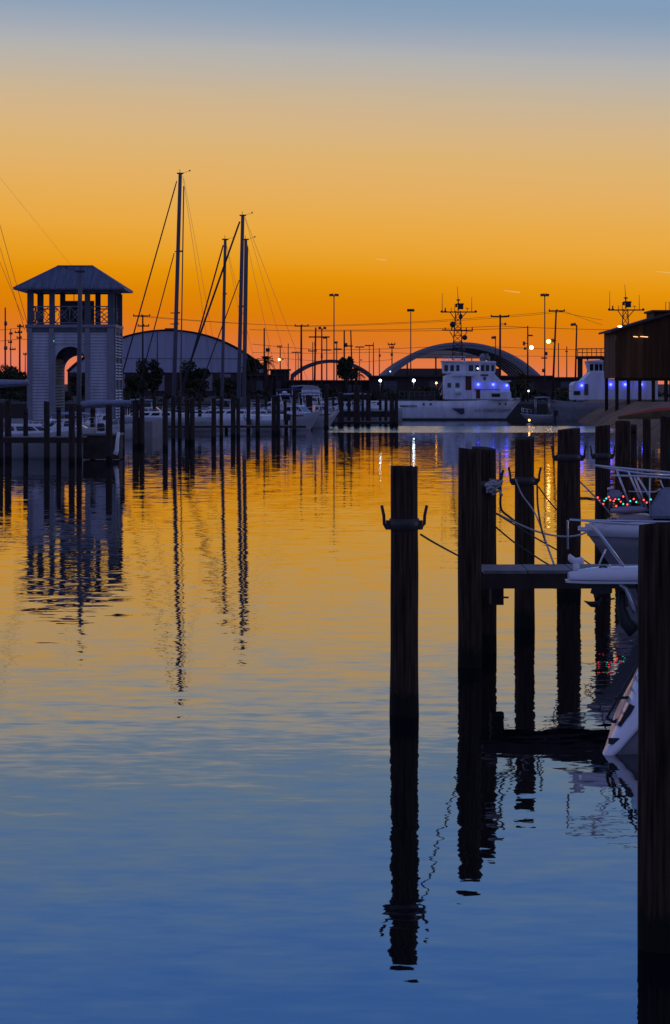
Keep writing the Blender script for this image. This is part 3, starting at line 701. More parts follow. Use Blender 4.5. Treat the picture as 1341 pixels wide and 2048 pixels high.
for a,b2,c,d in ((932,944,780,748),(953,961,797,779)):
    x=MB(); p0,p1=Q1(a,c),Q1(b2,d); x.bb(p0.x,p1.x,.2 if c>790 else .56,.62,p0.z,p1.z); x.build('door','stain_red',dh)
x=MB(); p0,p1=Q1(984,794),Q1(1001,787); x.bb(p0.x,p1.x,.22,.3,p0.z,p1.z); x.build('freeing_port','black',dh)
x=MB(); x.tube([Q1(962,750,dy=.55),Q1(977,750,dy=.55)],.09,8); x.build('life_ring_rack','darktrim',dh)
for a in (957,987,1014):
    x=MB(); x.ball(Q1(a,769 if a<1000 else 771,dy=.45),.115); x.build('blue_lamp','l_blue',s1)
    x=MB(); x.box(Q1(a,765 if a<1000 else 767,dy=.5),(.3,.2,.06)); x.build('lamp_bracket','ship',s1)
x=MB()   # aft ladder and rails
for i in range(7): 
    p=Q1(882+i*3.2,788-i*6,dy=.7); x.tube([p,p+Vector((0,1.2,0))],.03,5)
    x.tube([p-Vector((.1,0,0)),p+Vector((.1,0,0))],.03,5)
for d_ in (.7,1.9):
    x.tube([Q1(880,792,dy=d_),Q1(904,748,dy=d_)],.04,5); x.tube([Q1(878,780,dy=d_),Q1(900,740,dy=d_)],.03,5)
x.build('ladder','ship',s1)
x=MB()
for a in range(800,885,10): x.tube([Q1(a,800,dy=.3),Q1(a,783,dy=.3)],.03,5)
for z_ in (783,791): x.tube([Q1(797,z_,dy=.3),Q1(888,z_,dy=.3)],.025,5)

x.build('deck_rail','polemetal',s1)
blk([(818,800),(818,784),(872,784),(876,800)],1.3,4,'tender_cradle','darkwall')
x=MB(); x.ball(Q1(966,716,dy=1.6),.35,(1,1,1.3)); x.tube([Q1(944,722,dy=1.5),Q1(944,712,dy=1.5)],.06,6); x.tube([Q1(978,722,dy=1.5),Q1(978,712,dy=1.5)],.12,8); x.box(Q1(975,712,dy=1.5),(.25,.3,.5)); x.tube([Q1(932,712,dy=1.5),Q1(946,712,dy=1.5)],.05,6); x.build('roof_gear','grey',s1)
x=MB(); x.ball(Q1(956,737,dy=.8),.09); x.build('wheelhouse_lamp','l_soft',s1)
x=MB()
for a in range(1,17): xx=Q1(797+a*1.0,0).x
for z_ in (721-8,721-4): x.tube([Q1(888,z_,dy=.8),Q1(930,z_,dy=.8)],.025,5)
for a in (888,898,908,918,930): x.tube([Q1(a,722,dy=.8),Q1(a,713,dy=.8)],.025,5)
x.build('bridge_rail','ship',s1)
for a in (848,862,1000,1012): 
    x=MB(); p=Q1(a,808); x.tube([p+Vector((0,-.03,0)),p+Vector((0,.3,0))],.11,10); x.build('porthole','glass',hull1)
x=MB(); x.tube([Q1(910,784,dy=.1),Q1(922,784,dy=.1)],.3,12); x.build('life_raft','ship',s1)
x=MB(); x.tube([Q1(942,779,dy=.55),Q1(942,750,dy=.55)],.03,5); x.tube([Q1(948,779,dy=.52),Q1(1000,779,dy=.52)],.03,5); x.build('grab_rail','polemetal',dh)
for a,b2,c,d in ((912,920,775,766),(968,973,760,754),(896,903,775,766)):
    x=MB(); p0,p1=Q1(a,c),Q1(b2,d); x.bb(p0.x,p1.x,.56,.62,p0.z,p1.z); x.build('vent','darktrim',dh)
blk([(905,752),(905,748),(950,748),(950,752)],.35,.62,'ledge','ship',dh,.0)
x=MB(); x.tube([Q1(1030,800,dy=2),Q1(1033,780,dy=2)],.05,6); x.tube([Q1(1042,800,dy=2.6),Q1(1042,786,dy=2.6)],.035,5); x.build('jackstaff','polemetal',s1)
ship_mast(s1,lambda a,b_,dy=0:Q1(a,b_,dy=dy+2.2),918,720,600)

Y2=263.; X2=SX(1200,Y2)
s2=thing('patrol_ship','second patrol ship with bow to the left, half hidden behind the brown stilted building','ship',(X2,Y2,0),0,'white patrol ships at the far quay')
def Q2(a,b_,dy=0): return P(a,b_,Y2+dy)-Vector((X2,Y2,0))
hb=MB(); rings=[]; n=16; xl,xr=SX(1330,Y2)-X2,SX(1096,Y2)-X2
for i in range(n+1):
    t=i/n; w=2.7 if t<.5 else 2.7*max(.01,1-((t-.5)/.5)**2.2)
    zt=1.7+.4*max(0,(t-.4)/.6)**2; x0=xl+(xr-xl)*t
    def X(z): return x0+(1-max(0,z)/zt)*1.2*max(0,(t-.6)/.4)**1.5
    q=[(X(-.5),0,-.8),(X(0),w*.8,-.1),(X(.2),w*.86,.25),(X(1),w*.95,zt*.6),(X(zt),w,zt),(X(zt),w*.95,zt),(X(zt-.1),w*.9,zt-.25),(X(zt-.1),0,zt-.2)]
    rings.append([Vector((a,2.7+b2,c)) for a,b2,c in q]+[Vector((a,2.7-b2,c)) for a,b2,c in q[-2:0:-1]])
hb.loft(rings); hb.build('hull','grey',s2)
def blk2(poly,y0,y1,nm,m='ship',par=s2,bev=.05):
    x=MB(); x.prism([(Q2(a,b_).x,Q2(a,b_).z) for a,b_ in poly],y0,y1); return x.build(nm,m,par,bevel=bev)
d2=blk2([(1147,800),(1147,770),(1151,764),(1166,762),(1183,744),(1212,742),(1212,757),(1318,757),(1318,800)],.6,4.8,'deckhouse')
w2=blk2([(1184,744),(1178,724),(1209,723),(1209,744)],1,4.4,'wheelhouse')
blk2([(1175,724),(1178,721),(1208,719),(1210,725)],.8,4.6,'wheelhouse_roof')
for a,b2 in ((1182,1189),(1192,1199),(1201,1207)):
    x=MB(); p0,p1=Q2(a,741),Q2(b2,728); x.bb(p0.x,p1.x,.96,1.03,p0.z,p1.z); x.build('window','glass',w2)
x=MB(); p0,p1=Q2(1149,790),Q2(1162,782); x.bb(p0.x,p1.x,.55,.62,p0.z,p1.z); x.build('freeing_port','black',d2)
x=MB(); p0,p1=Q2(1170,790),Q2(1178,768); x.bb(p0.x,p1.x,.55,.62,p0.z,p1.z); x.build('door','darktrim',d2)
for a in (1164,1222,1251,1283):
    x=MB(); x.ball(Q2(a,771 if a<1200 else 769,dy=.45),.12); x.build('blue_lamp','l_blue',s2)
x=MB()
for a in range(1102,1150,9): x.tube([Q2(a,798,dy=1.8),Q2(a,782,dy=1.8)],.02,5)
x.tube([Q2(1100,783,dy=1.8),Q2(1150,782,dy=1.8)],.02,5); x.build('deck_rail','polemetal',s2)
ship_mast(s2,lambda a,b_,dy=0:Q2(a,b_,dy=dy+2.2),1253,745,596,False)

# ---------------------------------------------------------------- buildings
def arch_pts(cx,hw,z0,zt,n=24,k=2.0,a0=0,a1=math.pi):
    return [(cx+hw*math.cos(a0+(a1-a0)*i/n),z0+(zt-z0)*math.sin(a0+(a1-a0)*i/n)**(2/k)) for i in range(n+1)]
def circ_pts(hw,z0,zt,n=28,leg=0):
    sg=zt-z0; Rr=(hw*hw+sg*sg)/(2*sg); am=math.asin(min(1,hw/Rr)); cz=zt-Rr
    p=[(Rr*math.sin(am-2*am*i/n),cz+Rr*math.cos(am-2*am*i/n)) for i in range(n+1)]
    if leg: p=[(hw+.15,z0-leg)]+p+[(-hw-.15,z0-leg)]
    return p
# left arched hall
Yh=420.; hx=SX(336,Yh)
h=thing('arched_hall','big pale arched roof hall behind the sailboat masts','hall',(hx,Yh,1.7),R(2.5))
hw=200*Yh/F; zs=SZ(743,Yh)-1.7; zt=SZ(660,Yh)-1.7
ap=circ_pts(hw,zs,zt,28)
x=MB(); x.prism([(p[0]*.985,p[1]-.15) for p in ap],.3,.6); x.build('gable_end','hangar',h)
x=MB(); ap2=[(p[0]*1.012,p[1]+.12) for p in ap]; nn=len(ap)
for i in range(nn-1):
    a,b2=ap[i],ap[i+1]; c,d=ap2[i],ap2[i+1]
    x.add([(a[0],0,a[1]),(b2[0],0,b2[1]),(d[0],0,d[1]),(c[0],0,c[1]),(a[0],45,a[1]),(b2[0],45,b2[1]),(d[0],45,d[1]),(c[0],45,c[1])],[(0,1,2,3),(0,4,5,1),(3,2,6,7),(4,7,6,5)])
x.build('roof','hangar_dk',h)
x=MB(); x.bb(-hw,hw,.4,44,0,zs+.02); x.build('lower_wall','darkwall',h)
for a,b2 in ((-9,-6.5),(-3,-.5),(5,6.8),(8,9.6)):
    x=MB(); x.bb(a,b2,.34,.42,.8,zs-.4); x.build('door_panel','trim',h)
x=MB(); x.bb(-.6,1.2,8,9,zt+.05,zt+.45); x.build('roof_vent','hangar_dk',h)
x=MB(); x.tube([(-12.2,.25,zs+2.1),(11,.25,zs+2.0)],.05,5); x.build('gutter_pipe','rim',h)
# middle open arch
Ym=480.; ms=F/Ym
h=thing('open_arch_shelter','small thin open arch shelter left of the bushy palm','shelter',(SX(663,Ym),Ym,1.7))
hw=81/ms; zs=SZ(752,Ym)-1.7; zt=SZ(719,Ym)-1.7
ap=circ_pts(hw,zs+.3,zt,24,1.3)
def vault(h,ap,y0,y1,th,m,nm):
    x=MB(); 
    for i in range(len(ap)-1):
        a,b2=ap[i],ap[i+1]
        cx_=0; sc=1-th/ max(abs(ap[0][0]),1)
        c=(a[0]*sc,a[1]-th); d=(b2[0]*sc,b2[1]-th)
        x.add([(a[0],y0,a[1]),(b2[0],y0,b2[1]),(d[0],y0,d[1]),(c[0],y0,c[1]),(a[0],y1,a[1]),(b2[0],y1,b2[1]),(d[0],y1,d[1]),(c[0],y1,c[1])],[(0,1,2,3),(0,4,5,1),(3,2,6,7),(4,7,6,5)])
    return x.build(nm,m,h)
vault(h,ap,0,.6,.6,'darktrim','front_rim'); vault(h,ap,.6,9,.3,'vault','vault')
for s in (-1,1):
    x=MB(); x.bb(s*hw-.2,s*hw+.2,0,9,0,zs-1.15); x.build('side_wall','darkwall',h)
# big open shelter
Yb=380.; bs=F/Yb
h=thing('open_arch_shelter','large pale rimmed open arch shelter behind the patrol ship','shelter',(SX(922,Yb),Yb,1.7))
hw=160/bs; zs=SZ(756,Yb)-1.7; zt=SZ(684,Yb)-1.7
ap=circ_pts(hw,zs+.35,zt,32,.9)
vault(h,ap,0,2.2,.3,'rim','front_rim')
ap_in=[(p[0]*.975,p[1]-.12) for p in ap]
vault(h,[(p[0]*.97,p[1]-.31) for p in ap],.0,.5,.5,'trim','inner_rim')
vault(h,ap_in,2.2,54.9,.25,'vault','vault')
for k in range(1,8):
    vault(h,[(p[0]*.955,p[1]-.38) for p in ap],k*7,k*7+.25,.2,'darktrim','rib')
ye=55.; sb_=F/(Yb+ye)
ops=SZ(717,Yb+ye)-1.7
x=MB(); ep=[(p[0]*.95,p[1]-.3) for p in ap if p[1]-.3>ops]
x.prism([(ep[0][0],ops)]+ep+[(ep[-1][0],ops)],ye,ye+.3); x.build('end_wall','vault',h)
x=MB(); x.bb(-hw*.85,hw*.8,ye-1,ye-.7,0,SZ(737,Yb+ye)-1.7); x.build('low_end_wall','rim',h)
for xx in (-6,-1.5,3,7): x=MB(); x.tube([(xx,ye-2,0),(xx,ye-2,ops+.2)],.14,6); x.build('end_column','darktrim',h)
for s in (-1,1):
    x=MB(); x.bb(s*hw-.25,s*hw+.25,0,ye,0,zs-.55); x.build('side_wall','darkwall',h)
# long low dark store behind the ships
def lowb(px0,px1,pyt,Y,dep,label,m='darkwall',name='low_building'):
    t=thing(name,label,'building',(SX(px0,Y),Y,1.7)); w_=SX(px1,Y)-SX(px0,Y); zt=SZ(pyt,Y)-1.7
    x=MB(); x.bb(0,w_,0,dep,0,zt); x.build('walls',m,t)
    x=MB(); x.bb(-.2,w_+.2,-.3,dep+.2,zt+.003,zt+.18); x.build('roof','hangar_dk',t)
    n=max(1,int(w_/5))
    for i in range(n):
        x=MB(); x.bb(w_*(i+.3)/n,w_*(i+.6)/n,-.05,.02,.3,min(2.2,zt-.4)); x.build('door','darktrim',t)
lowb(740,1105,754,330,8,'long low dark store building behind the patrol ship')
lowb(1082,1215,757,345,8,'low plum coloured flat building between the two patrol ships','trim' if 0 else 'darkwall')
lowb(541,578,741,340,6,'squat dark box building beside the small arch shelter')
lowb(500,545,752,335,6,'low dark shed right of the pale arched hall')
lowb(578,760,763,335,6,'long low shed seen beneath the small arch shelter')
lowb(-40,60,775,345,8,'low dark shed at the far left behind the masts')
# brown stilted building
Yr=240.; rs=F/Yr; X0=SX(1231,Yr)
h=thing('stilt_building','dark brown board building raised on pillars at the right edge','building',(X0,Yr,0))
zb=SZ(756,Yr); ze=SZ(662,Yr); rdg=8.6; sl_=.30; zr=ze+sl_*rdg
x=MB(); x.prism([(0,zb),(rdg*2,zb),(rdg*2,ze-.05),(rdg,zr-.05),(0,ze-.05)],0,10); x.build('walls','wallbrown',h)
for i in range(14):
    xx=.25+i*1.2
    x=MB(); x.bb(xx,xx+.16,-.06,-.003,zb+.1,min(ze+sl_*xx,ze+sl_*(2*rdg-xx))-.15); x.build('batten','wallbrown',h)
for s in (0,1):
    a=(-.45 if s==0 else 2*rdg+.45); 
    x=MB(); x.prism([(a,ze-.45*sl_),(rdg,zr),(rdg,zr+.18),(a,ze-.45*sl_+.18)],-.6,10.6); x.build('roof_slope','hangar_dk',h)
x=MB(); cx0=SX(1314,Yr)-X0; x.bb(cx0,rdg*2-cx0,2,8,SZ(640,Yr)-.6,SZ(623,Yr)); ro_=x.build('roof_monitor','wallbrown',h)
x=MB(); x.bb(cx0-.2,rdg*2-cx0+.2,1.7,8.3,SZ(623,Yr)+.003,SZ(620,Yr)+.05); x.build('monitor_roof','hangar_dk',ro_)
x=MB(); x.tube([P(1332,622,Yr)-Vector((X0,Yr,0)),P(1332,604,Yr)-Vector((X0,Yr,0)),P(1339,604,Yr)-Vector((X0,Yr,0)),P(1339,622,Yr)-Vector((X0,Yr,0))],.03,5); x.build('roof_pipe','black',h)
for px in (1232,1255,1278,1305,1330,1356,1382):
    for yy in ((.3,9.5) if px in (1232,1356) else (.3,)):
        x=MB(); q=SX(px+3,Yr)-X0; x.bb(q-.14,q+.14,yy-.14,yy+.14,-3,zb); x.build('pillar','wood_pile',h)
x=MB(); x.bb(.0,rdg*2,.1,.5,zb-.25,zb-.002); x.build('floor_beam','wood_pile',h)
for a,b2,m in ((1267,1276,'l_tube'),(1281,1296,'l_tube')):
    x=MB(); p=P(a,673,Yr)-Vector((X0,Yr,0)); q=P(b2,674,Yr)-Vector((X0,Yr,0)); x.tube([p+Vector((0,-.08,0)),q+Vector((0,-.08,0))],.03,6); x.build('strip_light',m,h)
x=MB(); x.bb(SX(1231,Yr)-X0,SX(1235,Yr)-X0,-.03,.02,SZ(680,Yr),SZ(671,Yr)); x.build('window','glass',h)
x=MB(); x.ball(P(1240,653,Yr-.5)-Vector((X0,Yr,0)),.13,(1.6,1,.6)); x.build('eave_lamp','l_soft',h)
# steel gantry standing beyond, left of the building
Yg=350.; gt=thing('steel_gantry','dark raised platform with railing left of the brown stilted building','gantry',(SX(1156,Yg),Yg,1.7))
gw=SX(1212,Yg)-SX(1156,Yg); zz=SZ(714,Yg)-1.7
x=MB(); x.bb(0,gw,0,3,zz-.25,zz+.12); x.build('platform','darkwall',gt)
x=MB()
for i in range(7): x.tube([(gw*i/6,.05,zz+.1),(gw*i/6,.05,SZ(697,Yg)-1.7)],.05,5)
for z_ in (697,705): x.tube([(0,.05,SZ(z_,Yg)-1.7),(gw,.05,SZ(z_,Yg)-1.7)],.05,5)
x.build('railing','black',gt)
for xx,w_ in ((.35,.6),(gw-.4,.5),(1.3,.12)):
    x=MB(); x.bb(xx-w_/2,xx+w_/2,.3,.9,0,zz-.26); x.build('support','darkwall',gt)
# lamps beneath it
for i,(px,py,m,rr,lab) in enumerate(((1331,741,'l_orange',.14,'upper orange lamp under the brown building at the right edge'),(1330,755,'l_spot',.12,'lower peach lamp under the brown building'),(1340,746,'l_spot',.16,'bright lamp at the extreme right edge under the brown building'))):
    t=thing('yard_lamp',lab,'lamp',P(px,py,Yr+4)); MB().ball((0,0,0),rr,(1,1,1.7 if i==0 else 1)).build('bulb',m,t)
    MB().tube([(0,.1,-4),(0,.1,.3)],.04,6).build('post','polemetal',t)

# right bank
bk=MB(); nx,ny=40,26; vs=[]
for j in range(ny+1):
    for i in range(nx+1):
        X_=17.0+i*1.3; Y_=180+j*4.2
        edge=min(1,max(0,(X_-(20.5+.02*(Y_-180)+1.4*noise.noise(Vector((Y_*.08,0,0)))))/4.5))*min(1,max(0,(Y_-183)/7))
        z=-1+3.05*(edge**.7)+.25*noise.noise(Vector((X_*.3,Y_*.3,0)))*edge
        vs.append((X_,Y_,z))
bk.add(vs,[(j*(nx+1)+i,j*(nx+1)+i+1,(j+1)*(nx+1)+i+1,(j+1)*(nx+1)+i) for j in range(ny) for i in range(nx)],True)
struct(bk,'shore_bank','soil')
# red striped hull lying on the bank
Yk=182.
k=thing('upturned_boat','long red striped hull lying on the bank at the right edge','boat',(SX(1340,Yk),Yk,SZ(832,Yk)),R(-6))
rg=[];rg2=[]
for i in range(13):
    t=i/12; x_=-3.4+7*t; w_=.75*math.sin(math.pi*min(1,t*1.1+.02)*.5)**.7; zz=.15+.75*math.sin(math.pi*min(.99,t*.75+.02))
    rg.append([Vector((x_,w_*math.cos(a),-.2+(zz)*math.sin(a))) for a in [math.pi*q/8 for q in range(9)]])
    rg2.append([Vector((x_,(w_+.02)*math.cos(a),-.2+(zz+.012)*math.sin(a))) for a in [math.pi*(q+9)/12 for q in range(0,4)]])
MB().loft(rg).build('hull','red',k)
x=MB(); x.loft(rg2,cap=False,closed=False); x.build('stripe','leaf2',k)

# ---------------------------------------------------------------- trees and scrub
def leafcloud(mb,c,rad,n,s,rnd,lobes=6):
    c=Vector(c); cs=[]
    for i in range(lobes):
        d=Vector((rnd.uniform(-1,1),rnd.uniform(-1,1),rnd.uniform(-.8,1))); 
        d=Vector((d.x*rad[0],d.y*rad[1],d.z*rad[2]))*.58
        cs.append((c+d*rnd.uniform(.8,1.35),rnd.uniform(.22,.55)))
    for i in range(n):
        cc,k=rnd.choice(cs); v=Vector((rnd.gauss(0,1),rnd.gauss(0,1),rnd.gauss(0,1))).normalized()*rnd.random()**.33
        p=cc+Vector((v.x*rad[0]*k,v.y*rad[1]*k,v.z*rad[2]*k))
        a=Vector((rnd.gauss(0,1),rnd.gauss(0,1),rnd.gauss(0,1))).normalized()*s*rnd.uniform(.6,1.4); b2=a.cross(Vector((rnd.gauss(0,1),rnd.gauss(0,1),rnd.gauss(0,1)))).normalized()*s*rnd.uniform(.3,.6)
        mb.add([p-a,p+b2,p+a,p-b2],[(0,1,2,3)])
def tree(px,pyt,pyb,Y,wpx,label,m='leaf',n=2600,s=.22,seed=0,trunkh=1.2,name='tree'):
    rnd=random.Random(seed+100); sc=F/Y; zt=SZ(pyt,Y)-1.7; zb=max(.2,SZ(pyb,Y)-1.7); rx=wpx/sc/2
    t=thing(name,label,'tree',(SX(px,Y),Y,1.7),0,'dark bushy trees on the far shore')
    x=MB(); x.tube([(0,0,-.3),(.1,0,zb+.3),(.0,.1,(zb+zt)*.55)],.22,8,.1)
    for a in range(5):
        an=a*1.3; x.tube([(0.05,0,zb+.2),(math.cos(an)*rx*.5,math.sin(an)*rx*.5,(zb+zt)*.55+.3)],.09,6,.03)
    x.build('trunk','bark',t)
    mb=MB(); leafcloud(mb,(0,0,(zt+zb)/2),(rx,rx,(zt-zb)/2),n,s,rnd,13); mb.build('crown',m,t)
def palm(px,pyt,Y,label,m='leaf',r=1.3,seed=0):
    rnd=random.Random(seed); zt=SZ(pyt,Y)-1.7-r*.55
    t=thing('palm_tree',label,'palm tree',(SX(px,Y),Y,1.7),0,'palms on the far shore')
    MB().tube([(0,0,-.3),(.08,0,zt*.5),(0,0,zt)],.2,8,.16,.1).build('trunk','bark',t)
    mb=MB()
    for i in range(34):
        an=rnd.uniform(0,2*math.pi); el=rnd.uniform(-.7,1.35); L_=r*rnd.uniform(.8,1.1)
        d=Vector((math.cos(an)*math.cos(el),math.sin(an)*math.cos(el),math.sin(el)))
        pts=[Vector((0,0,zt))+d*L_*u+Vector((0,0,-.45*L_*u*u)) for u in (0,.35,.7,1)]
        side=d.cross(Vector((0,0,1))).normalized()
        mb.tube(pts,.03,4,.01)
        for j in range(9):
            u=.35+.65*j/8; p=Vector((0,0,zt))+d*L_*u+Vector((0,0,-.45*L_*u*u))
            for sg in (-1,1):
                q=p+side*sg*.33*L_*(1.15-u*.6)+d*.2*L_+Vector((0,0,-.12)); mb.add([p-d*.04,p+d*.05,q],[(0,1,2)])
    mb.build('crown',m,t)
tree(305,722,792,305,56,'round dark tree left of the tallest mast before the arched hall',seed=1)
tree(268,748,795,300,46,'lower dark bush tree hard against the right of the tower',seed=2,n=1500)
tree(388,727,792,303,66,'broad dark tree between the masts before the arched hall',seed=3)
tree(20,730,800,310,90,'wide dark tree at the far left edge behind the boats',seed=4)
tree(90,745,800,312,60,'dark tree behind the left wall of the tower',seed=5,n=1500)
tree(160,740,800,315,44,'dark tree seen through the tower arch',seed=6,n=1500)
tree(503,716,770,338,42,'dark rounded tree at the right end of the arched hall',seed=7)
tree(692,716,765,325,40,'bushy dark tree in front of the small arch shelter',seed=8)
tree(650,772,800,300,60,'low dark shrub below the small arch shelter',seed=9,n=1200)
tree(455,757,797,300,70,'low dark tree under the right half of the arched hall',seed=10,n=1500)
tree(1130,775,800,296,50,'low scrubby bush beside the bow of the second patrol ship','leaf2',seed=11,n=1200)
tree(860,770,800,300,70,'low dark bush behind the stern deck of the patrol ship',seed=12,n=1200)
tree(1030,762,800,296,50,'low dark bush behind the bow of the patrol ship',seed=13,n=1000)
palm(532,712,330,'slim palm beside the plain pole right of the arched hall',r=1.3,seed=3)
palm(1046,748,300,'yellowish palm at the right foot of the large arch shelter','leaf2',r=1.7,seed=4)
palm(712,735,322,'small palm right of the bushy tree at the small arch shelter',r=1.1,seed=5)
palm(1000,764,298,'short brownish palm behind the patrol ship bow','leaf2',r=1.3,seed=6)
sc_=MB(); rnd=random.Random(5)
for i in range(60):
    leafcloud(sc_,(-58+i*2+rnd.uniform(-.5,.5),291+rnd.uniform(-1,2),2.1+rnd.uniform(-.2,.5)),(1.5,1.2,rnd.uniform(.5,1.1)),170,.2,rnd,4)
o=sc_.build('shore_scrub','leaf'); o['kind']='stuff'; o['label']='dark scrub along the far bulkhead'

# ---------------------------------------------------------------- poles
GP='poles and lamp standards on the far shore'
def pole(px,pyt,Y,label,name='utility_pole',wp=4,lean=0,arms=(),boxes=(),cat='utility pole',m='pole',floods=(),lamps=(),pins=True,twin=None):
    sc=F/Y; zt=SZ(pyt,Y)-1.7; t=thing(name,label,cat,(SX(px,Y),Y,1.7),0,GP)
    def q(a,b_): return P(a,b_,Y)-Vector((SX(px,Y),Y,1.7))
    bx=-lean/sc
    r=wp/sc/2; pm=MB().tube([(bx,0,-.5),(bx*.5,0,zt*.5),(0,0,zt)],r*1.1,8,r*.75).build('shaft',m,t)
    for (a0,a1,y_) in arms:
        x=MB(); x.tube([q(a0,y_)+Vector((0,-.1,0)),q(a1,y_)+Vector((0,-.1,0))],.09,6); 
        if pins:
            for a in (a0+1,(a0+a1)/2+.5,a1-1): x.tube([q(a,y_)+Vector((0,-.1,-.05)),q(a,y_-3.5)+Vector((0,-.1,0))],.05,5,.08)
        x.build('crossarm',m,t)
    for (a,b_,w_,h_) in boxes:
        x=MB(); c=q(a,b_); x.tube([c-Vector((0,.1,h_/sc/2)),c+Vector((0,-.1,h_/sc/2))],w_/sc/2,8); x.tube([c,Vector((q(px,b_).x,0,c.z))],.04,5); x.build('transformer','polemetal',t)
    for (a,b_,w_) in floods:
        x=MB(); c=q(a,b_); x.box(c,(w_/sc,.5,.28),ry=.15 if a>px else -.15); x.tube([c,Vector((0,0,c.z-.2))],.04,5); x.build('floodlight','polemetal',t)
    for (a,b_,rr,mm) in lamps:
        x=MB(); c=q(a,b_); x.ball(c+Vector((0,-.3,0)),rr); x.build('lamp',mm,t)
        x=MB(); x.tube([c+Vector((0,.0,.05)),Vector((q(px,b_).x*.0,0,c.z+.1))],.05,5); x.build('lamp_arm','polemetal',t)
    return t
pole(286,630,330,'double crossarm utility pole in front of the arched hall',arms=((267,301,632),(276,299,652)))
pole(315,663,410,'thin plain pole against the pale face of the arched hall',wp=2.5)
pole(40,648,340,'utility pole with two short crossarms left of the tower',arms=((35,48,653),(30,45,665),(34,44,676)),wp=4)
pole(11,615,330,'tallest dark pole at the left edge with a bulge near its top',boxes=((12,647,6,8),(12,696,7,7)),wp=3.5)
pole(22,657,380,'thin bristly pole between the two at far left',arms=((19,26,668),(17,25,685),(20,32,699)),wp=2.5)
pole(51,706,420,'tiny short pole just left of the tower',wp=2,arms=((47,54,709),))
pole(529,656,335,'thick plain pole beside the slim palm',wp=3.5)
t=pole(537,692,334,'small post with a square dark box right of the plain pole',name='sign_post',cat='post',wp=1.8)
x=MB(); c=P(536,700,334)-t.location; x.box(c+Vector((0,-.15,0)),(.5,.15,.45)); x.build('box','black',t)
pole(603,650,335,'stout crossarm pole left of the small arch shelter',arms=((590,618,652),),wp=4.5)
pole(561,693,400,'far pole carrying a lit amber lamp',arms=((555,564,694),),wp=2.5,lamps=((559,719,.15,'l_warm'),),boxes=((566,718,3,4),))
pole(577,687,380,'thin bare pole between the amber lamp and the stout crossarm pole',wp=2.2)
pole(592,704,430,'far T topped lamp standard, left one of two at the small arch',name='lamp_post',cat='lamp post',wp=1.8,arms=((584,601,704.5),),pins=False,m='polemetal')
pole(597,706,470,'thin short post behind the T topped standard at the small arch',wp=1.5)
pole(626,684,400,'thin pole with short crossarm just left of the thick leaning pole',arms=((617,634,702),),wp=2.2,boxes=((626,729,8,6),))
pole(632,655,330,'thick dark pole with a crossarm over the left of the small arch',arms=((618,660,674),),wp=4,lean=3,boxes=((631,688,4,6),),pins=False)
pole(644,657,332,'pole topped by a pair of floodlights over the small arch',name='lamp_post',cat='lamp post',wp=3.4,floods=((640,656,6),(650,656,6)),m='polemetal',boxes=((644,712,4,8),))
pole(654,673,345,'bent arm lamp post over the centre of the small arch',name='lamp_post',cat='lamp post',wp=2.5,floods=((650,675,8),),arms=((645,663,700),),pins=False)
pole(668.5,588,330,'very tall thin floodlight mast with flat twin heads, left of the two',name='light_mast',cat='light mast',wp=2.6,floods=((663,590,8),(674,590,8)),m='polemetal')
pole(674,684,360,'short lamp post just right of the left floodlight mast',name='lamp_post',cat='lamp post',wp=2.5,floods=((672,685,8),),arms=((667,684,698),),pins=False)
pole(689,661,335,'left pole of the paired poles above the bushy tree',wp=3.6,boxes=((693,690,5,8),),arms=((688,706,692),),pins=False)
pole(702,661,335,'right leaning pole of the paired poles above the bushy tree',wp=3.2,lean=-4)
pole(719.5,693,360,'T topped lamp standard left of the flat headed one',name='lamp_post',cat='lamp post',wp=1.8,arms=((711,729,694),),pins=False,m='polemetal',boxes=((723,720,2.5,3),))
pole(739,690,362,'flat headed lamp standard beside a thin pole',name='lamp_post',cat='lamp post',wp=1.8,arms=((730,747,691),),pins=False,m='polemetal')
pole(747.5,685,360,'thin bare pole touching the flat headed standard',wp=2.2)
pole(759,696,370,'thin pole with a small transformer left of the large arch',wp=2,boxes=((760,711,4,5),))
pole(784.5,688,390,'small crossarm pole with transformer at the left shoulder of the large arch',arms=((776,791,689),(779,789,695)),wp=2.5,boxes=((784,709,5,5),))
pole(822,624,322,'tall single floodlight pole in front of the large arch',name='light_mast',cat='light mast',wp=2.4,m='polemetal')
t=bpy.context.scene.objects; 
x=MB(); x.box((0,0,.2),(.85,.5,.3)); fl=x.build('floodlight','black',None); 
for o in list(C.objects):
    if o.get('label')=='tall single floodlight pole in front of the large arch': fl.parent=o; fl.location=(0,0,SZ(624,322)-1.7)
pole(991.5,676,300,'short flat headed street lamp above the patrol ship bow',name='street_lamp',cat='street lamp',wp=2.2,floods=((988,675,9),))
pole(1001,629,290,'big crossarm utility pole right of the patrol ship mast',arms=((982,1019,633),),wp=4.6,boxes=((1011,648,4,5),),lean=1)
pole(1056,652,300,'utility pole with two dark canisters and a glaring warm lamp',wp=3.4,boxes=((1048.5,687,5,8),(1051,697,6,5)),lamps=((1063,695,.2,'l_warm'),),arms=((1055,1066,671),),pins=False)
pole(1090,587,310,'very tall thin floodlight mast with flat twin heads, right of the two',name='light_mast',cat='light mast',wp=2.8,floods=((1085,590,7),(1095,590,7)),m='polemetal',boxes=((1093,707,5,7),(1087,741,5,7)),arms=((1083,1095,716),),pins=False)
pole(1113,620,295,'leaning utility pole with glaring warm lamp left of the second patrol ship',arms=((1098,1130,622),),wp=4.2,lean=8,boxes=((1105,681,6,7),),lamps=((1097,683,.19,'l_warm'),))
pole(1117.5,686,380,'thin bare pole right of the leaning utility pole',wp=2.4)
pole(1134,693,385,'thin pole halfway between the leaning pole and the walkway',wp=2.4,arms=((1131,1136,703),),pins=False)
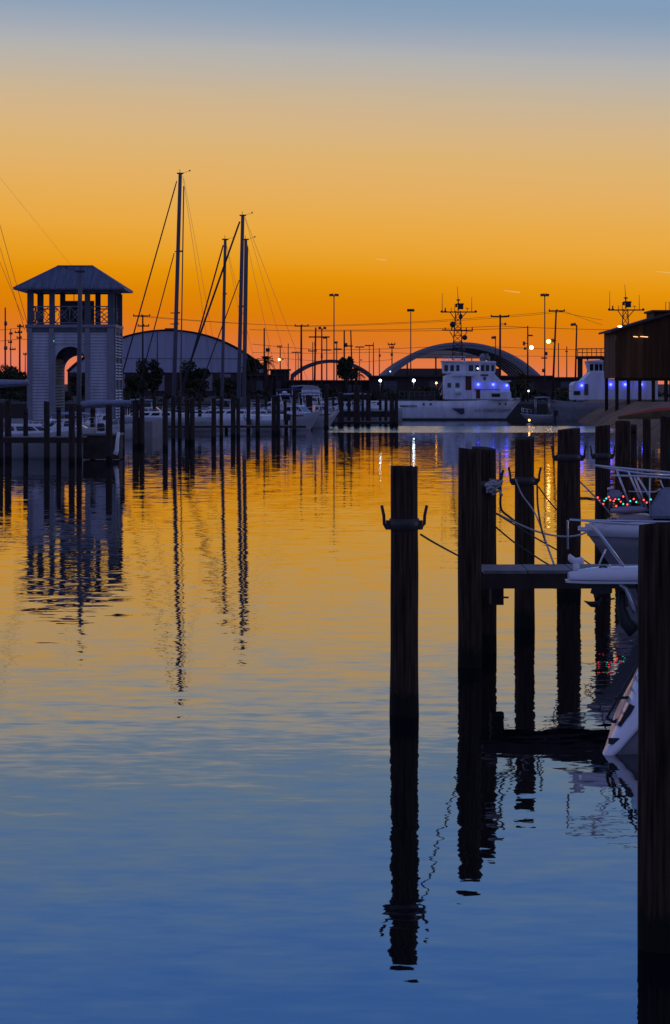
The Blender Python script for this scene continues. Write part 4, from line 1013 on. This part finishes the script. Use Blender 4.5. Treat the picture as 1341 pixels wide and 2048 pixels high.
pole(1154,650,290,'leaning street lamp with drooping round head beside the walkway',name='street_lamp',cat='street lamp',wp=3.8,lean=4,floods=((1147,649,10),))
# lit low lamps
for px,py,m,rr,lab,Y in ((761,761,'l_white',.13,'left white lamp glowing by the far shed',300),(828,761,'l_white',.15,'right white lamp glowing by the far shed left of the patrol ship',300),(873,766,'l_orange',.11,'small orange lamp behind the stern of the patrol ship',300),(1057.5,782,'l_soft',.1,'small white lamp right of the patrol ship bow',290),(781,743,'l_soft',.08,'tiny white lamp on the edge of the long dark store',326)):
    t=thing('shore_lamp',lab,'lamp',(SX(px,Y),Y,1.7 if py>750 else SZ(py,Y)),0,'lit lamps on the far shore')
    z=SZ(py,Y)-t.location.z
    MB().ball((0,0,z),rr).build('bulb',m,t)
    if z>.1: MB().tube([(0,.15,0),(0,.15,z)],.05,6).build('post','polemetal',t)
    else: MB().tube([(0,.1,0),(0,1,0)],.04,6).build('bracket','polemetal',t)
# buoy light
by=thing('buoy','small buoy with a red orange light in front of the patrol ship','buoy',(SX(1059,238),238,0))
MB().ball((0,0,.02),.25,(1,1,.5)).build('float','gel2',by); MB().tube([(0,0,.1),(0,0,.35)],.03,6).build('post','black',by); MB().ball((0,0,.42),.09).build('light',M['l_orange'],by)

# power lines
GW='power lines strung across the far shore'
def wire(pts,Y,label,r=.028):
    x=MB(); out=[]
    for (a,b2) in zip(pts[:-1],pts[1:]):
        for i in range(9):
            u=i/8; px=a[0]+(b2[0]-a[0])*u; py=a[1]+(b2[1]-a[1])*u+3.0*4*u*(1-u)*abs(b2[0]-a[0])/400
            if i or not out: out.append(P(px,py,Y)-P(pts[0][0],pts[0][1],Y))
    x.tube(out,r,5); solo(x,'power_line','wire',label,'cable',P(pts[0][0],pts[0][1],Y),0,GW)
wire([(267,632),(603,652),(1001,632),(1113,622),(1205,640)],334,'highest sagging cable from the double crossarm pole across to the leaning pole',.022)
wire([(301,633),(618,653),(1019,634),(1130,623),(1205,650)],336,'cable just below the highest one on the crossarm poles',.02)
wire([(603,660),(1001,652),(1340,660)],340,'straight cable crossing behind the patrol ship mast')
wire([(500,659),(700,662),(1056,655)],350,'upper straight cable crossing the paired poles')
wire([(505,688),(654,700),(930,690),(1206,700)],350,'cable above the small arch running to the walkway')
wire([(505,705),(759,704),(1206,712)],360,'lower cable running level behind the lamp standards',.025)
wire([(0,660),(40,656),(60,655)],340,'short cable at the left edge meeting the pole beside the tower')
wire([(0,682),(40,678),(62,679)],342,'lower short cable at the left edge beside the tower')
wire([(559,716),(700,725),(785,719)],400,'lowest sagging cable right of the amber lamp',.025)

# ---------------------------------------------------------------- contrails
ctm=mat('contrail_vapour',(1,.62,.2),1,0,0,1,emit=(1,.5,.12),es=.75)  # vapour is no source; emission stands in for the sunset light it scatters
for a,b2,lab in (((752,518),(773,521),'short faint contrail high above the floodlight mast'),((1008,581),(1040,585),'orange contrail streak left of the right floodlight mast'),((1312,543),(1345,546),'orange contrail streak cut by the right edge of the picture')):
    Y=9000; x=MB(); p,q=P(*a,Y),P(*b2,Y); x.tube([Vector((0,0,0)),(q-p)*.5,q-p],1.0,8,2.0); solo(x,'contrail',ctm,lab,'contrail',p,0,'contrails')

# ---------------------------------------------------------------- near boats at the right
# (a) power cruiser whose bow platform overhangs the finger pier
Ya=33.6; sa=F/Ya
cr_=thing('cabin_cruiser','white cruiser bow platform with stainless rail jutting left over the finger pier','motorboat',(SX(1275,Ya),Ya,0))
def QA(a,b_,dy=0): return P(a,b_,Ya+dy)-Vector((SX(1275,Ya),Ya,0))
pl=MB(); rings=[]
zt_=QA(0,1136).z; zb_=QA(0,1160).z
for i in range(11):
    u=i/10; x_=QA(1137,0).x+(.95*u if u<1 else 1.0); w_=.11+.17*math.sin(min(1,u*1.4)*math.pi/2); 
    h0=zb_+.01; h1=zt_-.055*(1-min(1,u*2.2))**2+.02*u
    q=[(0,h0),(w_,h0),(w_*1.08,h0+.03),(w_*1.0,h1-.04),(w_*.85,h1-.005),(0,h1+.005)]
    rings.append([Vector((x_-(.0 if 0 else 0),a,b2)) for a,b2 in q]+[Vector((x_,-a,b2)) for a,b2 in q[-2:0:-1]])
pl.loft(rings); pl.build('bow_platform','gel',cr_)
x=MB(); x.loft([[Vector((QA(px,0).x,a,b2)) for a,b2 in ((-w_,zb_-.025),(w_,zb_-.025),(w_,zb_+.004),(-w_,zb_+.004))] for px,w_ in ((1131,.09),(1140,.16),(1175,.3),(1300,.32))],smooth=False); x.build('platform_lip','galv',cr_)
# hull to the right, behind the near piling
hb=MB(); rings=[]
for i in range(13):
    t=i/12; xk=5.5-5.6*t
    w_=1.5*(1-t**2.4)+.03; zt=zb_+.12*t
    def X(z): return xk-.0+ (1-max(0,z)/zt)*(.55*t*t)
    q=[(X(-.3),0,-.3),(X(0),w_*.45,0),(X(.35),w_*.62,.35),(X(zt*.8),w_*.92,zt*.8),(X(zt),w_,zt),(X(zt),0,zt+.02)]
    rings.append([Vector(v) for v in q]+[Vector((v[0],-v[1],v[2])) for v in q[-2:0:-1]])
hb.loft(rings); hb.build('hull','navy',cr_)
# rail
rl_=MB(); r0=.013
rl_.tube([QA(1136,1098,dy=-.1),QA(1136,1042,dy=-.1),QA(1141,1039,dy=-.12),QA(1200,1044,dy=-.3),QA(1341,1052,dy=-.8),QA(1450,1058,dy=-1.1)],r0,8)
rl_.tube([QA(1136,1098,dy=.1),QA(1136,1042,dy=.1),QA(1141,1040,dy=.15),QA(1200,1041,dy=.3),QA(1341,1044,dy=.8),QA(1450,1048,dy=1.1)],r0,8)
rl_.tube([QA(1136,1042,dy=-.1),QA(1136,1042,dy=.1)],r0,8)
rl_.build('bow_rail','galv',cr_)
for (a,b2,c,d,dy) in ((1184,1045,1248,1133,-.22),(1180,1044,1244,1131,.22),(1212,1098,1198,1130,.1),(1300,1048,1330,1140,-.5)):
    x=MB(); x.tube([QA(a,b2,dy=dy),QA(c,d,dy=dy)],.018 if a<1200 and dy<0 else .012,8); x.build('stanchion','galv',cr_)
x=MB(); x.loft([[QA(px,0)*1+Vector((0,yy,0)) for yy in ()] or [Vector((QA(px,0).x,math.cos(a)*rr,QA(0,py).z+math.sin(a)*rr)) for a in [2*math.pi*k/10 for k in range(10)]] for px,py,rr in ((1137,1116,.03),(1140,1116,.055),(1147,1120,.05),(1152,1122,.04),(1164,1121,.045),(1168,1122,.035))]); x.build('searchlight','gel',cr_)
x=MB(); x.tube([QA(1153,1124),QA(1153,1140)],.04,10); x.build('searchlight_base','gel',cr_)
x=MB(); x.tube([QA(1199,1136,dy=-.1),QA(1203,1133,dy=-.1),QA(1211,1133,dy=-.1),QA(1215,1136,dy=-.1)],.014,6); x.build('cleat','navy',cr_)
x=MB(); x.ball(QA(1220,1131,dy=-.05),.018); x.build('nav_lamp','galv',cr_)
# plough anchor slung below
an=MB(); an.loft([[QA(1181,1186,dy=-.02),QA(1181,1186,dy=.02),QA(1183,1178,dy=.02),QA(1183,1178,dy=-.02)],[QA(1190,1190,dy=-.03),QA(1190,1190,dy=.03),QA(1191,1170,dy=.03),QA(1191,1170,dy=-.03)],[QA(1225,1186,dy=-.03),QA(1225,1186,dy=.03),QA(1225,1172,dy=.03),QA(1225,1172,dy=-.03)]],smooth=False)
an.loft([[QA(1168,1201,dy=0),QA(1168,1202,dy=.01),QA(1169,1203)],[QA(1180,1203,dy=-.09),QA(1182,1214,dy=.0),QA(1180,1203,dy=.09)],[QA(1196,1202,dy=-.1),QA(1197,1216,dy=.0),QA(1196,1202,dy=.1)],[QA(1203,1190,dy=-.03),QA(1204,1198,dy=.0),QA(1203,1190,dy=.03)]])
an.tube([QA(1190,1180),QA(1196,1205)],.03,8); an.tube([QA(1215,1200),QA(1230,1197)],.012,6); an.build('anchor','steel',cr_)
x=MB(); x.tube([QA(1240,1168,dy=-.1),QA(1252,1176,dy=-.1),QA(1262,1200,dy=-.1),QA(1272,1225,dy=-.1)],.022,8,.04); x.build('hawse_pipe','galv',cr_)
x=MB(); x.tube([QA(1246,1180),QA(1243,1215),QA(1252,1245),QA(1270,1262)],.04,8,.10); x.build('bow_flare_shade','black',cr_)  # black tube added for the dark shade under the bow flare

# (b) boat behind: dark hull, white toe rail, bow to the left
Yb2=41.; cb_=thing('moored_boat','dark hulled boat with white gunwale band and flared bow behind the cruiser platform','boat',(SX(1275,Yb2),Yb2,0))
def QB(a,b_,dy=0): return P(a,b_,Yb2+dy)-Vector((SX(1275,Yb2),Yb2,0))
hb=MB(); bd=MB(); rings=[]; rb=[]
zt=QB(0,1072).z; zg=QB(0,1047).z
for i in range(15):
    t=i/14; xk=QB(1178,0).x+ (1-t)*6.5; w_=1.45*(1-t**2.6)+.02
    def X(z): return xk+(1-max(0,z)/zt)*.95*t**2
    q=[(X(-.3),0,-.3),(X(0),w_*.5,0),(X(.5),w_*.72,.5),(X(zt*.85),w_*.95,zt*.85),(X(zt),w_,zt-.06*(1-t)),(X(zt),0,zt)]
    rings.append([Vector(v) for v in q]+[Vector((v[0],-v[1],v[2])) for v in q[-2:0:-1]])
    q=[(X(zt)-.02*t,w_*1.02,zt-.06*(1-t)+.002),(X(zt)-.06*t,w_*1.04,zg-.05*(1-t)),(X(zt),w_*.8,zg-.05*(1-t)),(X(zt),w_*.78,zt+.002)]
    rb.append([Vector(v) for v in q]); 
hb.loft(rings); hb.build('hull','grey',cb_)
for s in (1,-1):
    x=MB(); x.loft([[Vector((v.x,v.y*s,v.z)) for v in q] for q in rb]); x.build('gunwale','gel',cb_)
x=MB(); x.box(QB(1172,1057),(.22,.14,.05)); x.tube([QB(1159,1054,dy=-.03),QB(1163,1060,dy=-.03),QB(1180,1062,dy=-.03)],.025,6); x.tube([QB(1160,1055,dy=-.05),QB(1160,1055,dy=.05)],.03,8); x.build('bow_roller','gel',cb_)
x=MB(); x.tube([QB(1214,1044),QB(1214,1061)],.02,6); x.tube([QB(1196,1062),QB(1212,1053)],.018,6); x.build('stanchion_base','galv',cb_)
rail(cb_,[Vector((QB(1190,0).x,0,zg)),Vector((QB(1215,0).x,-.35,zg)),Vector((QB(1260,0).x,-.6,zg)),Vector((QB(1330,0).x,-.9,zg)),Vector((QB(1400,0).x,-1.2,zg))],0,.02,r=.012)

# (c) boat with pulpit rails, tender on deck and coloured bulbs
Yc=50.; cc=thing('sailboat','white boat with long bowsprit rails and a covered tender on its foredeck','sailboat',(SX(1300,Yc),Yc,0))
def QC(a,b_,dy=0): return P(a,b_,Yc+dy)-Vector((SX(1300,Yc),Yc,0))
hb=MB(); rings=[]; zt=QC(0,1040).z
for i in range(13):
    t=i/12; xk=QC(1215,0).x+(1-t)*7; w_=1.5*(1-t**2.4)+.02
    def X(z): return xk+(1-max(0,z)/zt)*.8*t**2
    q=[(X(-.3),0,-.3),(X(0),w_*.6,0),(X(.5),w_*.8,.5),(X(zt),w_,zt),(X(zt),0,zt+.04)]
    rings.append([Vector(v) for v in q]+[Vector((v[0],-v[1],v[2])) for v in q[-2:0:-1]])
hb.loft(rings); hb.build('hull','gel2',cc)
r_=MB(); r_.tube([QC(1191,931),QC(1240,936,dy=-.3),QC(1341,945,dy=-.8),QC(1420,951,dy=-1)],.02,8); r_.tube([QC(1191,931),QC(1235,940,dy=.3),QC(1290,948,dy=.6),QC(1341,950,dy=.8)],.02,8)
r_.tube([QC(1222,955,dy=-.1),QC(1224,951,dy=-.1),QC(1280,952,dy=-.5),QC(1341,956,dy=-.8)],.018,8)
r_.build('pulpit_rail','galv',cc)
for a,b2,c,d,dy,rr in ((1234,940,1260,1012,-.2,.018),(1257,942,1288,1018,.2,.018),(1268,950,1296,1022,-.4,.018),(1275,952,1318,1025,.4,.018),(1300,955,1300,1035,-.6,.012),(1321,960,1330,985,.5,.012)):
    x=MB(); x.tube([QC(a,b2,dy=dy),QC(c,d,dy=dy)],rr,8); x.build('stanchion','galv',cc)
x=MB(); x.tube([QC(1258,983,dy=-.2),QC(1310,984,dy=-.4),QC(1322,978,dy=-.5)],.014,6); x.build('mid_rail','galv',cc)
cabc=MB(); cabc.loft([[QC(1300,1037,dy=a) for a in (-.7,.7)]+[QC(1300,1015,dy=a) for a in (.7,-.7)],[QC(1321,1037,dy=a) for a in (-.8,.8)]+[QC(1323,975,dy=a) for a in (.7,-.7)],[QC(1450,1037,dy=a) for a in (-.8,.8)]+[QC(1450,968,dy=a) for a in (.7,-.7)]],smooth=False); cabc.build('cockpit_cover','canvas',cc,bevel=.04)
td=MB(); rings=[]
for i in range(11):
    u=i/10; px=1221+74*u; h_=8*math.sin(math.pi*(u*.86+.07))**.5; cy_=1021-1.5*u
    rings.append([QC(px,cy_)+Vector((0,math.cos(a)*.26,math.sin(a)*h_*Yc/F)) for a in [2*math.pi*k/10 for k in range(10)]])
td.loft(rings); o=td.build('covered_tender','canvas'); o.location=cc.location; tag(o,'small rounded tender under pale cover on the bow below the coloured bulbs','dinghy')
mo=thing('outboard_motor','blue grey outboard motor clamped on the foredeck rail above the tender','outboard motor',QC(1230,989)+cc.location)
x=MB(); x.box((0,0,0),(.26,.2,.16)); x.build('cowl','blue_canvas' if 0 else 'canvas',mo,bevel=.04)
x=MB(); x.tube([(-.06,0,-.05),(-.08,0,-.34)],.035,8); x.build('shaft','polemetal',mo)
x=MB(); x.tube([(-.13,0,.1),(-.02,0,.12)],.03,6); x.build('tiller','galv',mo)
# deck floor for tender to rest on
x=MB(); x.bb(QC(1232,0).x,QC(1300,0).x,-.5,.5,zt-.02,QC(0,1029).z); x.build('foredeck_locker','gel2',cc)
# string lights
st=thing('string_lights','string of red and green bulbs wound along the bow rails','string lights',QC(1145,995)+cc.location)
rnd=random.Random(11)
bl=[(1145,995,'r'),(1148,998,'r'),(1150,992,'r'),(1150,1002,'g'),(1157,995,'r'),(1153,994,'r'),(1196,995,'r'),(1199,1001,'r'),(1207,1008,'r'),(1209,1001,'g'),(1213,997,'g'),(1218,994,'r'),(1221,1000,'r'),(1228,1002,'r'),(1231,999,'r'),(1233,1012,'r'),(1238,999,'g'),(1242,1003,'r'),(1247,1008,'g'),(1247,993,'r'),(1255,1009,'r'),(1261,1002,'g'),(1268,998,'r'),(1273,1004,'g'),(1288,1000,'r'),(1294,1005,'r'),(1302,999,'g'),(1309,1006,'r')]
org=P(1145,995,Yc-.6)
st.location=org
for (a,b2,c_) in bl:
    p=P(a,b2,Yc-.6+rnd.uniform(-.05,.05))-org
    MB().ball(p,.016,nu=8,nv=5).build('bulb','l_red' if c_=='r' else 'l_green',st)
x=MB()
x.tube([P(a,b2,Yc-.6)-org for a,b2 in ((1143,996),(1158,995),(1175,995),(1197,998),(1230,1000),(1260,1003),(1290,1002),(1320,1006))],.009,5)
x.tube([P(a,b2,Yc-.6)-org for a,b2 in ((1146,998),(1160,999),(1175,999),(1198,1003),(1215,995),(1232,1008),(1246,995),(1257,1008),(1270,998),(1320,1003))],.007,5)
x.build('cable','black',st)
x=MB(); x.tube([P(1152,997,Yc-.6)-org,P(1221,999,Yc-.6)-org],.018,6); x.build('sprit','steel',st)

# (d) sugar scoop stern nearest the camera
Yd=WY(1518); sd=F/Yd
sc2=thing('sailboat','white sloping stern with boarding ladder touching the water behind the nearest piling','sailboat',(SX(1207,Yd),Yd,0))
def QD(a,b_,dy=0): return P(a,b_,Yd+dy)-Vector((SX(1207,Yd),Yd,0))
# scoop stern: white top slopes down to a near edge, grey side below it
hb=MB(); hs_=MB(); rt=[]; rs_=[]
for (px,pr,pn,pb) in ((1206,1511,1513,1516),(1222,1478,1505,1519),(1240,1437,1489,1522),(1262,1376,1463,1526),(1283,1322,1440,1528),(1320,1316,1415,1529),(1500,1313,1395,1529),(1900,1313,1395,1529)):
    f_=min(1,(px-1206)/60+.08)
    n0=QD(px,pn,dy=.25); a0=QD(px,pr,dy=.25+.75*f_); f0=Vector((n0.x,.25+1.5*f_,n0.z)); w0=QD(px,pb,dy=.25+.1*f_)
    rt.append([n0,(n0+a0)*.5+Vector((0,0,.04*f_)),a0,(f0+a0)*.5+Vector((0,0,.04*f_)),f0,f0-Vector((0,0,.06)),n0-Vector((0,0,.06))])
    rs_.append([n0-Vector((0,-.02,.05)),f0-Vector((0,.02,.05)),Vector((w0.x,1.5,w0.z)),Vector((w0.x,1.0,-.4)),Vector((w0.x,.6,-.4)),w0])
hb.loft(rt); hs_.loft(rs_); hs=hb.build('stern_deck','gel',sc2); hs_.build('hull','grey',sc2)
x=MB(); x.box(QD(1231,1482,dy=.36),(.13,.05,.055),ry=0); x.build('exhaust_port','black',hs)
x=MB(); x.box(QD(1254,1432,dy=.52),(.07,.05,.24),ry=R(28)); x.build('locker_hatch','glass',hs)
x=MB(); 
for dy in (.8,1.15): x.tube([QD(1276,1328,dy=dy),QD(1236,1396,dy=dy),QD(1214,1436,dy=dy)],.014,6)
for u in (.2,.4,.6,.8,.97): a=1276-62*u; b2=1328+108*u; x.tube([QD(a,b2,dy=.8),QD(a,b2,dy=1.15)],.014,6)
x.tube([QD(1214,1436,dy=.8),QD(1228,1444,dy=.9),QD(1240,1437,dy=.9)],.016,6); x.tube([QD(1228,1396,dy=.8),QD(1262,1395,dy=.9)],.016,6)
x.build('boarding_ladder','black',sc2)

# ---------------------------------------------------------------- mooring ropes
def rope(pts,label,r=.013,m='rope',group='mooring lines'):
    o0=P(*pts[0]); x=MB(); W_=[P(*p)-o0 for p in pts]
    # catmull smoothing
    out=[]
    for i in range(len(W_)-1):
        p0=W_[max(i-1,0)];p1=W_[i];p2=W_[i+1];p3=W_[min(i+2,len(W_)-1)]
        for k in range(6):
            t=k/6; out.append(.5*((2*p1)+(p2-p0)*t+(2*p0-5*p1+4*p2-p3)*t*t+(3*p1-p0-3*p2+p3)*t**3))
    out.append(W_[-1]); x.tube(out,r,6); solo(x,'mooring_line',m,label,'rope',o0,0,group)
rope([(842,1069,29.4),(870,1086,31),(918,1112,34.4)],'dark line from the lone horned piling to the doubled pilings',.011)
rope([(1001,945,36.6),(1002,985,36.6),(1003,1018,36.8),(1022,1036,38),(1045,1054,39.3)],'knotted dark line hanging from the horn of the doubled pilings',.016)
rope([(993,1027,36.8),(1035,1047,38.5),(1075,1063,39.2),(1115,1072,39.8),(1150,1072,40.2),(1176,1064,40.6)],'sagging pale line to the roller of the dark hulled boat',.014,'rope_pale')
rope([(993,1027,36.6),(1030,1050,38),(1065,1072,38.6),(1115,1100,39)],'dark line just beneath the pale one behind the slim piling',.011)
rope([(992,1054,36.3),(1028,1084,37),(1064,1108,37.4),(1100,1130,37.8),(1140,1142,36)],'lowest dark line sloping down to the finger pier deck',.011)
rope([(1031,958,39.5),(1045,990,39.5),(1068,1022,39.3),(1085,1062,38),(1108,1130,35.8)],'long line sagging from the left horn of the slim piling to the deck',.011,'rope_pale')
rope([(1075,970,39.6),(1076,1010,39.3),(1084,1060,38),(1098,1100,36.8),(1109,1131,35.8)],'steep dark line from the right horn of the slim piling to the deck',.014)
rope([(1078,974,39.8),(1095,998,41),(1114,1020,44)],'short dark line between the slim and the stout piling',.011)
rope([(1160,963,47),(1185,988,48),(1213,1018,49),(1226,1036,49.4)],'grey line slanting from the stout piling down to the bow with coloured bulbs',.014,'rope_pale')
rope([(1168,1120,41),(1200,1142,38),(1215,1150,36)],'short dark line dropping behind the searchlight',.011)
# rag of rope on the doubled piling
rg_=MB()
for i in range(16):
    rnd=random.Random(i); a=Vector((rnd.uniform(-.09,.06),rnd.uniform(-.05,.05),rnd.uniform(-.1,.05))); rg_.tube([a,a+Vector((.06,.01,.03)),a+Vector((.1,0,.06-.05*(i%3)))],.02,6)
solo(rg_,'rope_bundle','rope_pale','tangle of grey rope on the doubled pilings below the horn','rope',P(982,972,36.1),0)
rg_=MB(); rg_.box((0,0,0),(.16,.02,.10),ry=.15); solo(rg_,'weathered_plate','conc','small grey plate fixed to the side of the doubled pilings','plate',P(990,966,36.15),0)
